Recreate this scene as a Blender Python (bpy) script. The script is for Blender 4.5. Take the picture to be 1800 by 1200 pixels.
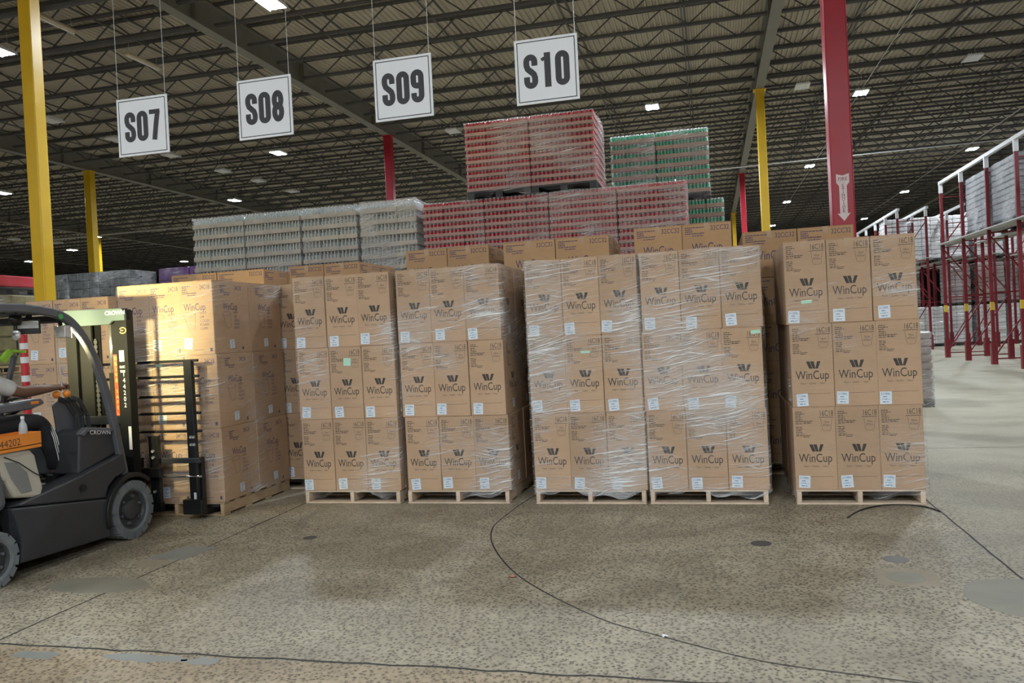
import bpy, bmesh, math, random
from mathutils import Vector, Matrix
R = math.radians
random.seed(7)
for o in list(bpy.data.objects): bpy.data.objects.remove(o)
SC = bpy.context.scene
COL = SC.collection

# ------------------------------------------------------------------ camera
CAM_H = 1.6; FPX = 1400.0; YAW = -.245; PITCH = -.011; ROLL = -.051
cam = bpy.data.cameras.new('camera'); cam_o = bpy.data.objects.new('camera', cam); COL.objects.link(cam_o)
cam.sensor_fit = 'HORIZONTAL'; cam.sensor_width = 36.0; cam.lens = 36.0 * FPX / 1800.0
cam.clip_start = .05; cam.clip_end = 400
_f = Vector((math.sin(YAW) * math.cos(PITCH), math.cos(YAW) * math.cos(PITCH), math.sin(PITCH)))
_r = Vector((math.cos(YAW), -math.sin(YAW), 0)); _u = _r.cross(_f)
_r2 = math.cos(ROLL) * _r + math.sin(ROLL) * _u; _u2 = -math.sin(ROLL) * _r + math.cos(ROLL) * _u
M = Matrix((_r2, _u2, -_f)).transposed().to_4x4(); M.translation = (0, 0, CAM_H)
cam_o.matrix_world = M
SC.camera = cam_o

# ------------------------------------------------------------------ world, exposure
w = bpy.data.worlds.new('world'); SC.world = w; w.use_nodes = True
w.node_tree.nodes['Background'].inputs[0].default_value = (.55, .65, .8, 1)
w.node_tree.nodes['Background'].inputs[1].default_value = .02
SC.view_settings.view_transform = 'Standard'; SC.view_settings.look = 'None'
SC.view_settings.gamma = 1.0; SC.view_settings.use_curve_mapping = False
SC.view_settings.exposure = 0.28
SC.cycles.max_bounces = 4; SC.cycles.diffuse_bounces = 3; SC.cycles.glossy_bounces = 2; SC.cycles.transmission_bounces = 2
SC.cycles.transparent_max_bounces = 10; SC.cycles.caustics_reflective = False; SC.cycles.caustics_refractive = False
SC.cycles.sample_clamp_indirect = 4.0; SC.cycles.adaptive_threshold = .05
LED = 730.0          # radiance of the lamp lenses
SPOT = 170.0         # forklift work lights, watt

# ------------------------------------------------------------------ node helpers
def nmat(name):
    m = bpy.data.materials.new(name); m.use_nodes = True
    nt = m.node_tree
    for n in list(nt.nodes): nt.nodes.remove(n)
    out = nt.nodes.new('ShaderNodeOutputMaterial')
    return m, nt, out
def nd(nt, typ, ins=None, **kw):
    n = nt.nodes.new('ShaderNode' + typ)
    for k, v in kw.items(): setattr(n, k, v)
    if ins:
        for k, v in ins.items():
            s = n.inputs[k]
            if isinstance(v, bpy.types.NodeSocket): nt.links.new(v, s)
            else: s.default_value = v
    return n
def math_n(nt, op, a, b=0.0, clamp=False):
    return nd(nt, 'Math', {0: a, 1: b}, operation=op, use_clamp=clamp).outputs[0]
def ramp(nt, fac, stops):
    n = nd(nt, 'ValToRGB', {0: fac}); e = n.color_ramp.elements
    while len(e) < len(stops): e.new(.5)
    for i, (p, c) in enumerate(stops):
        e[i].position = p; e[i].color = c if len(c) == 4 else (*c, 1)
    return n.outputs[0]
def mixc(nt, fac, a, b, mode='MIX'):
    n = nd(nt, 'Mix', None, data_type='RGBA', blend_type=mode)
    for i, v in ((0, fac), (6, a), (7, b)):
        s = n.inputs[i]
        if isinstance(v, bpy.types.NodeSocket): nt.links.new(v, s)
        elif i == 0: s.default_value = v
        else: s.default_value = (*v, 1) if len(v) == 3 else v
    return n.outputs[2]
def objco(nt, scale=(1, 1, 1), rot=(0, 0, 0), loc=(0, 0, 0), src='Object'):
    tc = nd(nt, 'TexCoord')
    return nd(nt, 'Mapping', {0: tc.outputs[src], 1: loc, 2: rot, 3: scale}).outputs[0]
def noise(nt, vec, scale, detail=3, rough=.55):
    return nd(nt, 'TexNoise', {'Vector': vec, 'Scale': scale, 'Detail': detail, 'Roughness': rough}).outputs[0]

MATS = {}
def M_(name, col, rough=.5, metal=0, spec=.5, var=.12, scale=6, bump=0.0, stretch=(1, 1, 1), rnd=0.0, coat=0.0):
    """painted / plain material: colour, mottled a little with noise, optional relief"""
    if name in MATS: return MATS[name]
    m, nt, out = nmat(name)
    v = objco(nt, stretch)
    n = noise(nt, v, scale, 4)
    c = ramp(nt, n, [(.3, tuple(x * (1 - var) for x in col)), (.7, tuple(min(1, x * (1 + var)) for x in col))])
    if rnd:
        oi = nd(nt, 'ObjectInfo')
        k = math_n(nt, 'MULTIPLY_ADD', oi.outputs['Random'], rnd); nt.nodes[-1].inputs[2].default_value = 1 - rnd / 2
        hs = nd(nt, 'HueSaturation', {'Value': k, 'Color': c}); c = hs.outputs[0]
    p = nd(nt, 'BsdfPrincipled', {'Base Color': c, 'Metallic': metal, 'Specular IOR Level': spec})
    rr = math_n(nt, 'MULTIPLY_ADD', n, .25); nt.nodes[-1].inputs[2].default_value = max(0, rough - .12)
    nt.links.new(rr, p.inputs['Roughness'])
    if coat: p.inputs['Coat Weight'].default_value = coat
    if bump:
        b = nd(nt, 'Bump', {'Strength': bump, 'Distance': .01, 'Height': n}); nt.links.new(b.outputs[0], p.inputs['Normal'])
    nt.links.new(p.outputs[0], out.inputs[0]); MATS[name] = m
    return m
def emis(name, col, strength):
    if name in MATS: return MATS[name]
    m, nt, out = nmat(name)
    v = objco(nt); n = noise(nt, v, 30, 1)
    s = math_n(nt, 'MULTIPLY_ADD', n, strength * .2); nt.nodes[-1].inputs[2].default_value = strength * .9
    e = nd(nt, 'Emission', {0: (*col, 1), 1: s}); nt.links.new(e.outputs[0], out.inputs[0]); MATS[name] = m
    return m

def card_mat(name, col):
    m, nt, out = nmat(name)
    v = objco(nt); n1 = noise(nt, v, 2.2, 3); n2 = noise(nt, objco(nt, (1.5, 1.5, 55)), 5, 2); n3 = noise(nt, v, 160, 2)
    oi = nd(nt, 'ObjectInfo')
    c = ramp(nt, n1, [(.3, tuple(x * .9 for x in col)), (.7, tuple(x * 1.08 for x in col))])
    c = mixc(nt, .22, c, ramp(nt, n2, [(.35, (.62, .55, .5)), (.65, (1, 1, 1))]), 'MULTIPLY')
    c = mixc(nt, .18, c, ramp(nt, n3, [(.35, (.6, .55, .5)), (.6, (1, 1, 1))]), 'MULTIPLY')
    k = math_n(nt, 'MULTIPLY_ADD', oi.outputs['Random'], .16); nt.nodes[-1].inputs[2].default_value = .92
    c = nd(nt, 'HueSaturation', {'Value': k, 'Color': c}).outputs[0]
    b = nd(nt, 'Bump', {'Strength': .25, 'Distance': .003, 'Height': n2})
    p = nd(nt, 'BsdfPrincipled', {'Base Color': c, 'Roughness': .72, 'Specular IOR Level': .3, 'Normal': b.outputs[0]})
    nt.links.new(p.outputs[0], out.inputs[0]); MATS[name] = m
    return m
CARD = card_mat('cardboard', (.56, .375, .235))
CARD2 = card_mat('cardboard_wide', (.52, .325, .17))

def floor_mat():
    m, nt, out = nmat('concrete_floor')
    v = objco(nt)
    sep = nd(nt, 'SeparateXYZ', {0: v})
    big = noise(nt, v, .35, 5, .6); mid = noise(nt, v, 1.6, 5, .62)
    st = noise(nt, objco(nt, (.9, 1.5, 1), (0, 0, .35)), .8, 5, .62)
    sp = nd(nt, 'TexVoronoi', {'Vector': v, 'Scale': 46.0, 'Randomness': 1.0}).outputs['Distance']
    sn = noise(nt, v, 80, 3, .7)
    spk = math_n(nt, 'ADD', math_n(nt, 'MULTIPLY', sp, .55), math_n(nt, 'MULTIPLY', sn, .75))
    spec = ramp(nt, spk, [(.48, (.125, .11, .085)), (.60, (.44, .39, .285)), (.82, (.56, .50, .375))])
    smooth = ramp(nt, mid, [(.3, (.385, .36, .275)), (.7, (.45, .425, .33))])
    # exposed aggregate in the loading bay, trowelled concrete in the aisle and further back
    back = nd(nt, 'MapRange', {0: math_n(nt, 'ADD', sep.outputs[1], math_n(nt, 'MULTIPLY', big, 1.2)), 1: 7.6, 2: 10.5}).outputs[0]
    right = nd(nt, 'MapRange', {0: sep.outputs[0], 1: 1.68, 2: 1.9}).outputs[0]
    right = math_n(nt, 'MULTIPLY', right, .6)
    sm = math_n(nt, 'MAXIMUM', back, right)
    sm = math_n(nt, 'ADD', sm, nd(nt, 'MapRange', {0: big, 1: .56, 2: .72}).outputs[0], True)
    c = mixc(nt, math_n(nt, 'MULTIPLY', sm, .86), spec, smooth)
    # rustier old slab in front of the cross joint
    front = nd(nt, 'MapRange', {0: sep.outputs[1], 1: 3.62, 2: 3.58}).outputs[0]
    c = mixc(nt, math_n(nt, 'MULTIPLY', front, .38), c, mixc(nt, 1.0, c, (1.12, .86, .62), 'MULTIPLY'))
    # tyre dirt and stains
    dirt = ramp(nt, st, [(.42, (.62, .60, .58)), (.60, (1, 1, 1))])
    dk = math_n(nt, 'SUBTRACT', 1.0, math_n(nt, 'MULTIPLY', sm, .65))
    c = mixc(nt, math_n(nt, 'MULTIPLY', dk, .75), c, dirt, 'MULTIPLY')
    d2 = ramp(nt, mid, [(.36, (.74, .73, .72)), (.52, (1, 1, 1))])
    c = mixc(nt, math_n(nt, 'MULTIPLY', dk, .7), c, d2, 'MULTIPLY')
    # curved tyre scrub marks
    for (cx, cy, r, wd, k) in ((1.0, 3.9, 1.45, .07, .55), (.7, 4.2, 1.9, .05, .35), (-2.6, 4.4, .9, .08, .35), (-1.0, 7.6, 1.7, .10, .4), (-2.2, 6.9, 1.6, .07, .35)):
        dx = math_n(nt, 'SUBTRACT', sep.outputs[0], cx); dy = math_n(nt, 'SUBTRACT', sep.outputs[1], cy)
        rr = math_n(nt, 'SQRT', math_n(nt, 'ADD', math_n(nt, 'MULTIPLY', dx, dx), math_n(nt, 'MULTIPLY', dy, dy)))
        rr = math_n(nt, 'ADD', rr, math_n(nt, 'MULTIPLY', mid, .2))
        e = math_n(nt, 'ABSOLUTE', math_n(nt, 'SUBTRACT', rr, r))
        f = nd(nt, 'MapRange', {0: e, 1: wd, 2: 0.0}).outputs[0]
        f = math_n(nt, 'MULTIPLY', f, nd(nt, 'MapRange', {0: st, 1: .45, 2: .62}).outputs[0])
        c = mixc(nt, math_n(nt, 'MULTIPLY', f, k), c, (.07, .068, .062))
    b = nd(nt, 'Bump', {'Strength': .35, 'Distance': .004, 'Height': spk})
    ro = nd(nt, 'MapRange', {0: st, 1: .3, 2: .7, 3: .42, 4: .68}).outputs[0]
    p = nd(nt, 'BsdfPrincipled', {'Base Color': c, 'Roughness': ro, 'Specular IOR Level': .45, 'Normal': b.outputs[0]})
    nt.links.new(p.outputs[0], out.inputs[0])
    return m

def film_mat(name, tint=(.96, .97, .98), dens=1.0, base=.03):
    """crumpled stretch film: clear, milky and glossy at creases; whitish streaks and patches also paint in lamp reflections. Object colour: r = amount, g = pattern seed"""
    m, nt, out = nmat(name)
    tc = nd(nt, 'TexCoord'); oi = nd(nt, 'ObjectInfo')
    sepc = nd(nt, 'SeparateColor', {0: oi.outputs['Color']})
    seed = math_n(nt, 'MULTIPLY', sepc.outputs[1], 40.0)
    off = nd(nt, 'CombineXYZ', {0: seed, 1: seed, 2: 0.0}).outputs[0]
    uv = nd(nt, 'VectorMath', {0: tc.outputs['UV'], 1: off}, operation='ADD').outputs[0]
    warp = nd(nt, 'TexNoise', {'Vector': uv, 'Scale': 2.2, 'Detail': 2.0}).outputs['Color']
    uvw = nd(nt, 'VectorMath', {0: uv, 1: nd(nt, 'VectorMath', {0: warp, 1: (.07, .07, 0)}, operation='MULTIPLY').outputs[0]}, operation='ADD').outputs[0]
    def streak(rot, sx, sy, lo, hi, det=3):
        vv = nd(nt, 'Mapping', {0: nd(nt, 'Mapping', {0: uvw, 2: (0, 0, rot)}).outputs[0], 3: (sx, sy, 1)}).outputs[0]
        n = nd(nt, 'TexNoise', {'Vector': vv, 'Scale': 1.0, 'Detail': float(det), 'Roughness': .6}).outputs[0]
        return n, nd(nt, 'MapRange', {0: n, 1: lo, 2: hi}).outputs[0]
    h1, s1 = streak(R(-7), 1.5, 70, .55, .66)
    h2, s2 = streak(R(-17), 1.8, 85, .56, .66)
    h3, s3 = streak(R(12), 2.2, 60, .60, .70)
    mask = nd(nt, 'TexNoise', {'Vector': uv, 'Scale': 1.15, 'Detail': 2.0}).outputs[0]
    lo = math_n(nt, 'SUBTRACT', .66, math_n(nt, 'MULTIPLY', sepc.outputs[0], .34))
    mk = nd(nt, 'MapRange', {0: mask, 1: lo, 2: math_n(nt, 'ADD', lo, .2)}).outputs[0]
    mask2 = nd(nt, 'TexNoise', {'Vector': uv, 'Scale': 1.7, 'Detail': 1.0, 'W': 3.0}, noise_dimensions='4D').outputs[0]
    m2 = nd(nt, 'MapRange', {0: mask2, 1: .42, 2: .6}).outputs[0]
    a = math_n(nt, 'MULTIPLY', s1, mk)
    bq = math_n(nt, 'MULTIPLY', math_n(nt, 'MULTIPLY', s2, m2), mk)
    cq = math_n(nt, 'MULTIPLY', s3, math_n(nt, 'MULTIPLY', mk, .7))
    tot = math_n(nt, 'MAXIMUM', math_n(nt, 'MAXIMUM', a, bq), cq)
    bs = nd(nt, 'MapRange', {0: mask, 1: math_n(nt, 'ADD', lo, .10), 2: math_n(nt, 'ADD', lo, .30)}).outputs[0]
    body = math_n(nt, 'ADD', math_n(nt, 'MULTIPLY', mk, .10), math_n(nt, 'MULTIPLY', bs, .20))  # broad whitish patches put reflected lamp light into the film colour
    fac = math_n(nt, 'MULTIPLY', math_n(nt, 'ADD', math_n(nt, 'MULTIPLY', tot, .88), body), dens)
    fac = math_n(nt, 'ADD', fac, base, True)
    hh = math_n(nt, 'ADD', math_n(nt, 'ADD', h1, h2), h3)
    b = nd(nt, 'Bump', {'Strength': .9, 'Distance': .012, 'Height': hh})
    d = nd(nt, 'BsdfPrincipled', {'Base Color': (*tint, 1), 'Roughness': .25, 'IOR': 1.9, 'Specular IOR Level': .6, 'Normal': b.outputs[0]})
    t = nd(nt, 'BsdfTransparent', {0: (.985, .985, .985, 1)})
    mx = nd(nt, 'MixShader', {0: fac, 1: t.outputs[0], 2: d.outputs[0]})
    nt.links.new(mx.outputs[0], out.inputs[0]); MATS[name] = m
    return m
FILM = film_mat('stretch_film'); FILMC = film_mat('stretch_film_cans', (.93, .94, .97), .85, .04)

# plain materials
WOOD = M_('pallet_wood', (.55, .40, .24), .7, var=.22, scale=5, stretch=(1, 1, 1), rnd=.25, bump=.2)
WOODP = M_('pale_pallet_wood', (.66, .52, .39), .7, var=.18, scale=5, rnd=.2, bump=.2)
INK = M_('brown_black_ink', (.035, .028, .022), .7, var=.25, scale=40)
INKF = M_('faded_brown_ink', (.09, .06, .04), .75, var=.2, scale=40)
INKB = M_('violet_blue_ink', (.06, .05, .13), .7, var=.25, scale=40)
STK = M_('white_blue_sticker', (.74, .82, .90), .5, var=.03, scale=8)
STKINK = M_('sticker_ink', (.10, .20, .34), .6, var=.1)
GREENNOTE = M_('mint_note', (.46, .80, .62), .6, var=.05)
TAPE = M_('packing_tape', (.46, .31, .18), .3, var=.05)
JOINT = M_('joint_filler', (.035, .033, .030), .7, var=.4, scale=9)
STEEL = M_('roof_steel', (.085, .083, .085), .6, var=.15, scale=3)
GIRD = M_('girder_paint', (.21, .20, .175), .6, var=.1, scale=2)
DECK = M_('roof_deck_paint', (.47, .42, .34), .6, var=.12, scale=.8)
YEL = M_('yellow_paint', (.80, .50, .02), .35, var=.06, scale=2)
RED = M_('red_paint', (.42, .012, .03), .35, var=.08, scale=2)
RACK = M_('rack_red', (.19, .014, .022), .4, var=.12, scale=3)
GALV = M_('galvanised_steel', (.55, .56, .56), .45, metal=.4, var=.12, scale=6)
WHITE = M_('white_plastic', (.80, .81, .83), .45, var=.03, scale=4)
SIGNW = M_('sign_white', (.78, .81, .86), .5, var=.02, scale=3)
BLACK = M_('black_paint', (.012, .013, .014), .4, var=.2, scale=4)
SIGNK = M_('sign_black', (.022, .024, .03), .55, var=.1)
GREY = M_('forklift_dark_grey', (.042, .045, .052), .42, var=.12, scale=5, bump=.05)
GREYL = M_('forklift_grey', (.11, .115, .13), .42, var=.1, scale=5)
BEIGE = M_('forklift_beige', (.52, .48, .40), .45, var=.05, scale=4)
GREYP = M_('panel_grey', (.22, .225, .22), .5, var=.06)
ORANGE = M_('orange_plastic', (.85, .27, .03), .5, var=.06)
TIRE = M_('grey_rubber', (.16, .18, .19), .75, var=.18, scale=10, bump=.2)
RIM = M_('rim_dark', (.05, .053, .057), .5, var=.15, scale=9)
BOLT = M_('zinc_bolt', (.62, .63, .64), .35, metal=.7, var=.1)
CHROME = M_('chrome_rod', (.7, .71, .72), .2, metal=.9, var=.05)
BLKPAL = M_('black_plastic_pallet', (.02, .021, .023), .5, var=.15)
TRAY = M_('tray_cardboard', (.45, .33, .25), .7, var=.12, rnd=.2)
PTRAY = M_('tray_cardboard_pink', (.52, .33, .29), .7, var=.12, rnd=.15)
WALLM = M_('wall_dark', (.14, .14, .145), .7, var=.15, scale=.5)

def can_mat(name, c1, c2, rough=.3, metal=.5):
    m, nt, out = nmat(name)
    tc = nd(nt, 'TexCoord'); z = nd(nt, 'SeparateXYZ', {0: tc.outputs['Generated']}).outputs[2]
    n = noise(nt, objco(nt, (14, 14, 2)), 6, 1)
    f = math_n(nt, 'GREATER_THAN', n, .55)
    c = mixc(nt, math_n(nt, 'MULTIPLY', f, .55), c1, c2)
    c = mixc(nt, nd(nt, 'MapRange', {0: z, 1: .86, 2: .9}).outputs[0], c, (.75, .75, .75))
    p = nd(nt, 'BsdfPrincipled', {'Base Color': c, 'Roughness': rough, 'Metallic': metal})
    nt.links.new(p.outputs[0], out.inputs[0]); return m
CANR = can_mat('red_cans', (.70, .02, .045), (.85, .50, .50))
CANG = can_mat('green_cans', (.05, .52, .30), (.35, .80, .58))
CANS = can_mat('clear_bottles', (.66, .75, .77), (.92, .96, .93), .12, .35)
PUR = M_('purple_wrap', (.15, .055, .20), .3, var=.3, scale=8)
DKWRAP = M_('dark_wrap', (.09, .095, .095), .28, var=.4, scale=7, bump=.6)
CASEW = M_('white_case_wrap', (.80, .81, .83), .3, var=.22, scale=5, bump=.3, rnd=.2)
CASEG = M_('grey_case_wrap', (.22, .23, .25), .3, var=.35, scale=8, bump=.4)
CASEP = M_('pinkish_case_wrap', (.42, .36, .35), .35, var=.2, scale=5, bump=.3, rnd=.2)

# ------------------------------------------------------------------ mesh helpers
class MB:
    def __init__(s): s.v = []; s.f = []; s.uv = None
    def add(s, vs, fs):
        n = len(s.v); s.v += [tuple(p) for p in vs]; s.f += [tuple(i + n for i in f) for f in fs]; return s
    def box(s, x0, x1, y0, y1, z0, z1):
        return s.add([(x0, y0, z0), (x1, y0, z0), (x1, y1, z0), (x0, y1, z0), (x0, y0, z1), (x1, y0, z1), (x1, y1, z1), (x0, y1, z1)],
                     [(0, 3, 2, 1), (4, 5, 6, 7), (0, 1, 5, 4), (1, 2, 6, 5), (2, 3, 7, 6), (3, 0, 4, 7)])
    def cbox(s, x0, x1, y0, y1, z0, z1, c):
        """box with chamfered edges"""
        bm = bmesh.new(); bmesh.ops.create_cube(bm, size=1)
        for v in bm.verts: v.co = ((x0 + x1) / 2 + v.co.x * (x1 - x0), (y0 + y1) / 2 + v.co.y * (y1 - y0), (z0 + z1) / 2 + v.co.z * (z1 - z0))
        bmesh.ops.bevel(bm, geom=bm.edges[:], offset=c, segments=1, affect='EDGES')
        bm.verts.index_update(); s.add([v.co[:] for v in bm.verts], [[v.index for v in f.verts] for f in bm.faces]); bm.free(); return s
    def bar(s, p, q, wx, wy=None):
        """square bar from p to q"""
        wy = wx if wy is None else wy
        p = Vector(p); q = Vector(q); d = (q - p).normalized()
        a = Vector((0, 0, 1)) if abs(d.z) < .9 else Vector((1, 0, 0))
        u = d.cross(a).normalized(); v = u.cross(d).normalized(); u *= wx / 2; v *= wy / 2
        return s.add([p - u - v, p + u - v, p + u + v, p - u + v, q - u - v, q + u - v, q + u + v, q - u + v],
                     [(0, 3, 2, 1), (4, 5, 6, 7), (0, 1, 5, 4), (1, 2, 6, 5), (2, 3, 7, 6), (3, 0, 4, 7)])
    def tube(s, pts, r, n=8, cap=True):
        pts = [Vector(p) for p in pts]; k = len(pts); rs = r if isinstance(r, (list, tuple)) else [r] * k
        vs = []; fs = []; pu = None
        for i, p in enumerate(pts):
            d = (pts[min(i + 1, k - 1)] - pts[max(i - 1, 0)]).normalized()
            if pu is None: u = d.cross(Vector((0, 0, 1)) if abs(d.z) < .9 else Vector((1, 0, 0))).normalized()
            else: u = (pu - d * pu.dot(d)).normalized()
            pu = u; v = d.cross(u)
            for j in range(n):
                a = 2 * math.pi * j / n; vs.append(p + (u * math.cos(a) + v * math.sin(a)) * rs[i])
        for i in range(k - 1):
            for j in range(n):
                fs.append((i * n + j, i * n + (j + 1) % n, (i + 1) * n + (j + 1) % n, (i + 1) * n + j))
        if cap: fs += [tuple(range(n - 1, -1, -1)), tuple((k - 1) * n + j for j in range(n))]
        return s.add(vs, fs)
    def prism(s, poly, x0, x1, ax='x'):
        """polygon of (a,b) extruded along an axis: x -> (y,z), y -> (x,z), z -> (x,y)"""
        def P(a, b, t): return {'x': (t, a, b), 'y': (a, t, b), 'z': (a, b, t)}[ax]
        n = len(poly); vs = [P(a, b, x0) for a, b in poly] + [P(a, b, x1) for a, b in poly]
        fs = [tuple(range(n)), tuple(range(2 * n - 1, n - 1, -1))] + [(i, i + n, (i + 1) % n + n, (i + 1) % n) for i in range(n)]
        return s.add(vs, fs)
    def lathe(s, prof, c, n=24, ax='x'):
        """profile of (axial, radius) about an axis through c"""
        vs = []; fs = []; m = len(prof); c = Vector(c)
        for t, r in prof:
            for j in range(n):
                a = 2 * math.pi * j / n; q = (math.cos(a) * r, math.sin(a) * r)
                vs.append(c + Vector({'x': (t, q[0], q[1]), 'z': (q[0], q[1], t), 'y': (q[0], t, q[1])}[ax]))
        for i in range(m - 1):
            for j in range(n): fs.append((i * n + j, i * n + (j + 1) % n, (i + 1) * n + (j + 1) % n, (i + 1) * n + j))
        return s.add(vs, fs)
    def stroke(s, path, wd, T, closed=False):
        """flat thick line in a plane; T maps (a,b) to 3D"""
        n = len(path); L = []; Rr = []
        for i in range(n):
            p = path[i]; a = path[(i - 1) % n] if (closed or i > 0) else p; b = path[(i + 1) % n] if (closed or i < n - 1) else p
            dx, dy = b[0] - a[0], b[1] - a[1]; l = math.hypot(dx, dy) or 1; nx, ny = -dy / l * wd / 2, dx / l * wd / 2
            L.append(T(p[0] + nx, p[1] + ny)); Rr.append(T(p[0] - nx, p[1] - ny))
        k = n if closed else n - 1
        return s.add(L + Rr, [(n + i, n + (i + 1) % n, (i + 1) % n, i) for i in range(k)])
    def mesh(s, name, smooth=False):
        me = bpy.data.meshes.new(name); me.from_pydata(s.v, [], s.f); me.validate(); me.update()
        bm = bmesh.new(); bm.from_mesh(me); bmesh.ops.recalc_face_normals(bm, faces=bm.faces[:]); bm.to_mesh(me); bm.free()
        if smooth:
            for p in me.polygons: p.use_smooth = True
        return me
def obj(name, mb, mat=None, parent=None, loc=None, rotz=0, smooth=False, bevel=0, **kw):
    me = mb.mesh(name, smooth) if isinstance(mb, MB) else mb
    if mat is not None and not me.materials: me.materials.append(mat)
    o = bpy.data.objects.new(name, me); COL.objects.link(o)
    if parent is not None: o.parent = parent
    if loc is not None: o.location = loc
    if rotz: o.rotation_euler = (0, 0, rotz)
    if bevel:
        b = o.modifiers.new('bevel', 'BEVEL'); b.width = bevel; b.segments = 2; b.limit_method = 'ANGLE'; b.angle_limit = R(40)
    for k, v in kw.items(): o[k] = v
    return o
def thing(name, label, cat, loc=(0, 0, 0), rotz=0, group=None):
    o = bpy.data.objects.new(name, None); COL.objects.link(o); o.empty_display_size = .1
    o.location = loc; o.rotation_euler = (0, 0, rotz); o['label'] = label; o['category'] = cat
    if group: o['group'] = group
    return o
def tag(o, label, cat, group=None):
    o['label'] = label; o['category'] = cat
    if group: o['group'] = group
    return o
_tc = {}
def text(body, size, al='CENTER', wx=1.0):
    """letters of the built-in typeface as flat polygons (a,b)"""
    k = (body, al)
    if k not in _tc:
        cu = bpy.data.curves.new('t', 'FONT'); cu.body = body; cu.size = 1; cu.align_x = al; cu.resolution_u = 3; cu.fill_mode = 'FRONT'
        o = bpy.data.objects.new('t', cu); COL.objects.link(o)
        dg = bpy.context.evaluated_depsgraph_get(); me = o.evaluated_get(dg).to_mesh()
        _tc[k] = ([v.co[:2] for v in me.vertices], [tuple(p.vertices) for p in me.polygons])
        o.evaluated_get(dg).to_mesh_clear(); bpy.data.objects.remove(o)
    vs, fs = _tc[k]
    return [(a * size * wx, b * size) for a, b in vs], fs
def put(mb, tx, T, dx=0, dy=0):
    vs, fs = tx; mb.add([T(a + dx, b + dy) for a, b in vs], fs)
def TF(y, x0=0, z0=0): return lambda a, b: (x0 + a, y, z0 + b)          # on a face looking at -Y
def TR(x, y0=0, z0=0): return lambda a, b: (x, y0 + a, z0 + b)          # on a face looking at +X

# ------------------------------------------------------------------ floor
fl = MB(); fl.box(-80, 60, -20, 112, -.3, 0)
floor = obj('floor', fl, floor_mat(), kind='structure')
def joint(pts, wd, name='floor_joint', mat=JOINT):
    m = MB(); m.stroke(pts, wd, lambda a, b: (a, b, .0012)); o = obj(name, m, mat, floor); return o
def wob(p, q, n, amp):
    rr = random.Random(int(p[0] * 97 + q[1] * 31)); out = []
    for i in range(n + 1):
        t = i / n; out.append((p[0] + (q[0] - p[0]) * t + rr.uniform(-amp, amp), p[1] + (q[1] - p[1]) * t + rr.uniform(-amp, amp)))
    return out
joint(wob((1.708, -5), (1.708, 40), 300, .004), .014)
joint(wob((-4.0, -5), (-4.05, 30), 200, .005), .012)
joint(wob((-30, 3.56), (1.7, 3.62), 260, .012), .016)
joint(wob((1.72, 10.2), (30, 10.2), 90, .004), .010)
joint(wob((1.72, 16.4), (30, 16.4), 90, .004), .010)
def spline(P, n=8):
    out = []
    for i in range(len(P) - 1):
        p0, p1, p2, p3 = P[max(i - 1, 0)], P[i], P[i + 1], P[min(i + 2, len(P) - 1)]
        for k in range(n):
            t = k / n
            out.append(tuple(.5 * (2 * b + (c - a) * t + (2 * a - 5 * b + 4 * c - d) * t * t + (3 * b - a - 3 * c + d) * t ** 3) for a, b, c, d in zip(p0, p1, p2, p3)))
    return out + [tuple(P[-1])]
joint(spline([(-1.62, 8.3), (-1.774, 7.33), (-1.82, 6.75), (-1.813, 6.257), (-1.631, 5.677), (-1.253, 4.991), (-.684, 4.362), (-.298, 4.117), (.137, 3.887), (.545, 3.782), (1.0, 3.70), (1.7, 3.66)]), .011, 'floor_crack')
def patch(cx, cy, rx, ry, mat, n=28, name='floor_patch', jit=.06, h=.0016, rotz=0):
    rr = random.Random(int(cx * 1000)); P = []
    for i in range(n):
        a = 2 * math.pi * i / n; k = 1 + rr.uniform(-jit, jit); P.append((cx + rx * k * math.cos(a + rotz), cy + ry * k * math.sin(a + rotz)))
    m = MB(); m.prism(P, .0003, h, 'z'); return obj(name, m, mat, floor)
PATCH = M_('patch_grey', (.29, .275, .215), .55, var=.12, scale=4)
PATCHB = M_('patch_blue_grey', (.29, .30, .275), .5, var=.1, scale=4)
PATCHT = M_('patch_tan', (.36, .31, .225), .65, var=.1, scale=9)
patch(-4.19, 4.62, .40, .17, PATCH); patch(-4.17, 5.14, .13, .11, PATCHT, jit=.02)
m = MB(); m.prism([(-4.30, 5.24), (-3.98, 5.24), (-3.92, 5.60), (-4.24, 5.60)], .0003, .0016, 'z'); obj('floor_patch', m, PATCHB, floor)
m = MB(); m.prism([(.90, 5.06), (1.24, 5.06), (1.26, 5.37), (.93, 5.40)], .0003, .0014, 'z'); obj('floor_patch', m, PATCHT, floor)
patch(1.63, 4.90, .32, .34, PATCH, jit=.01)
for (x, y, rx) in ((-3.6, 3.49, .12), (-2.95, 3.53, .2), (-2.6, 3.54, .1)): patch(x, y, rx, .05, PATCHB, 14, jit=.35)
def cap(x, y, r, ring):
    m = MB(); m.lathe([(.0004, r), (.003, r), (.003, r * .82), (.0022, r * .80), (.0022, .0005)], (x, y, 0), 24, 'z')
    c = obj('floor_cap', m, ring, floor); return c
cap(-3.275, 5.918, .055, M_('dark_iron', (.09, .09, .09), .5)); cap(.278, 5.938, .072, MATS['dark_iron'])
cap(1.098, 5.598, .078, M_('worn_iron', (.2, .21, .21), .4)); cap(1.075, 5.215, .11, PATCH)

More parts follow.
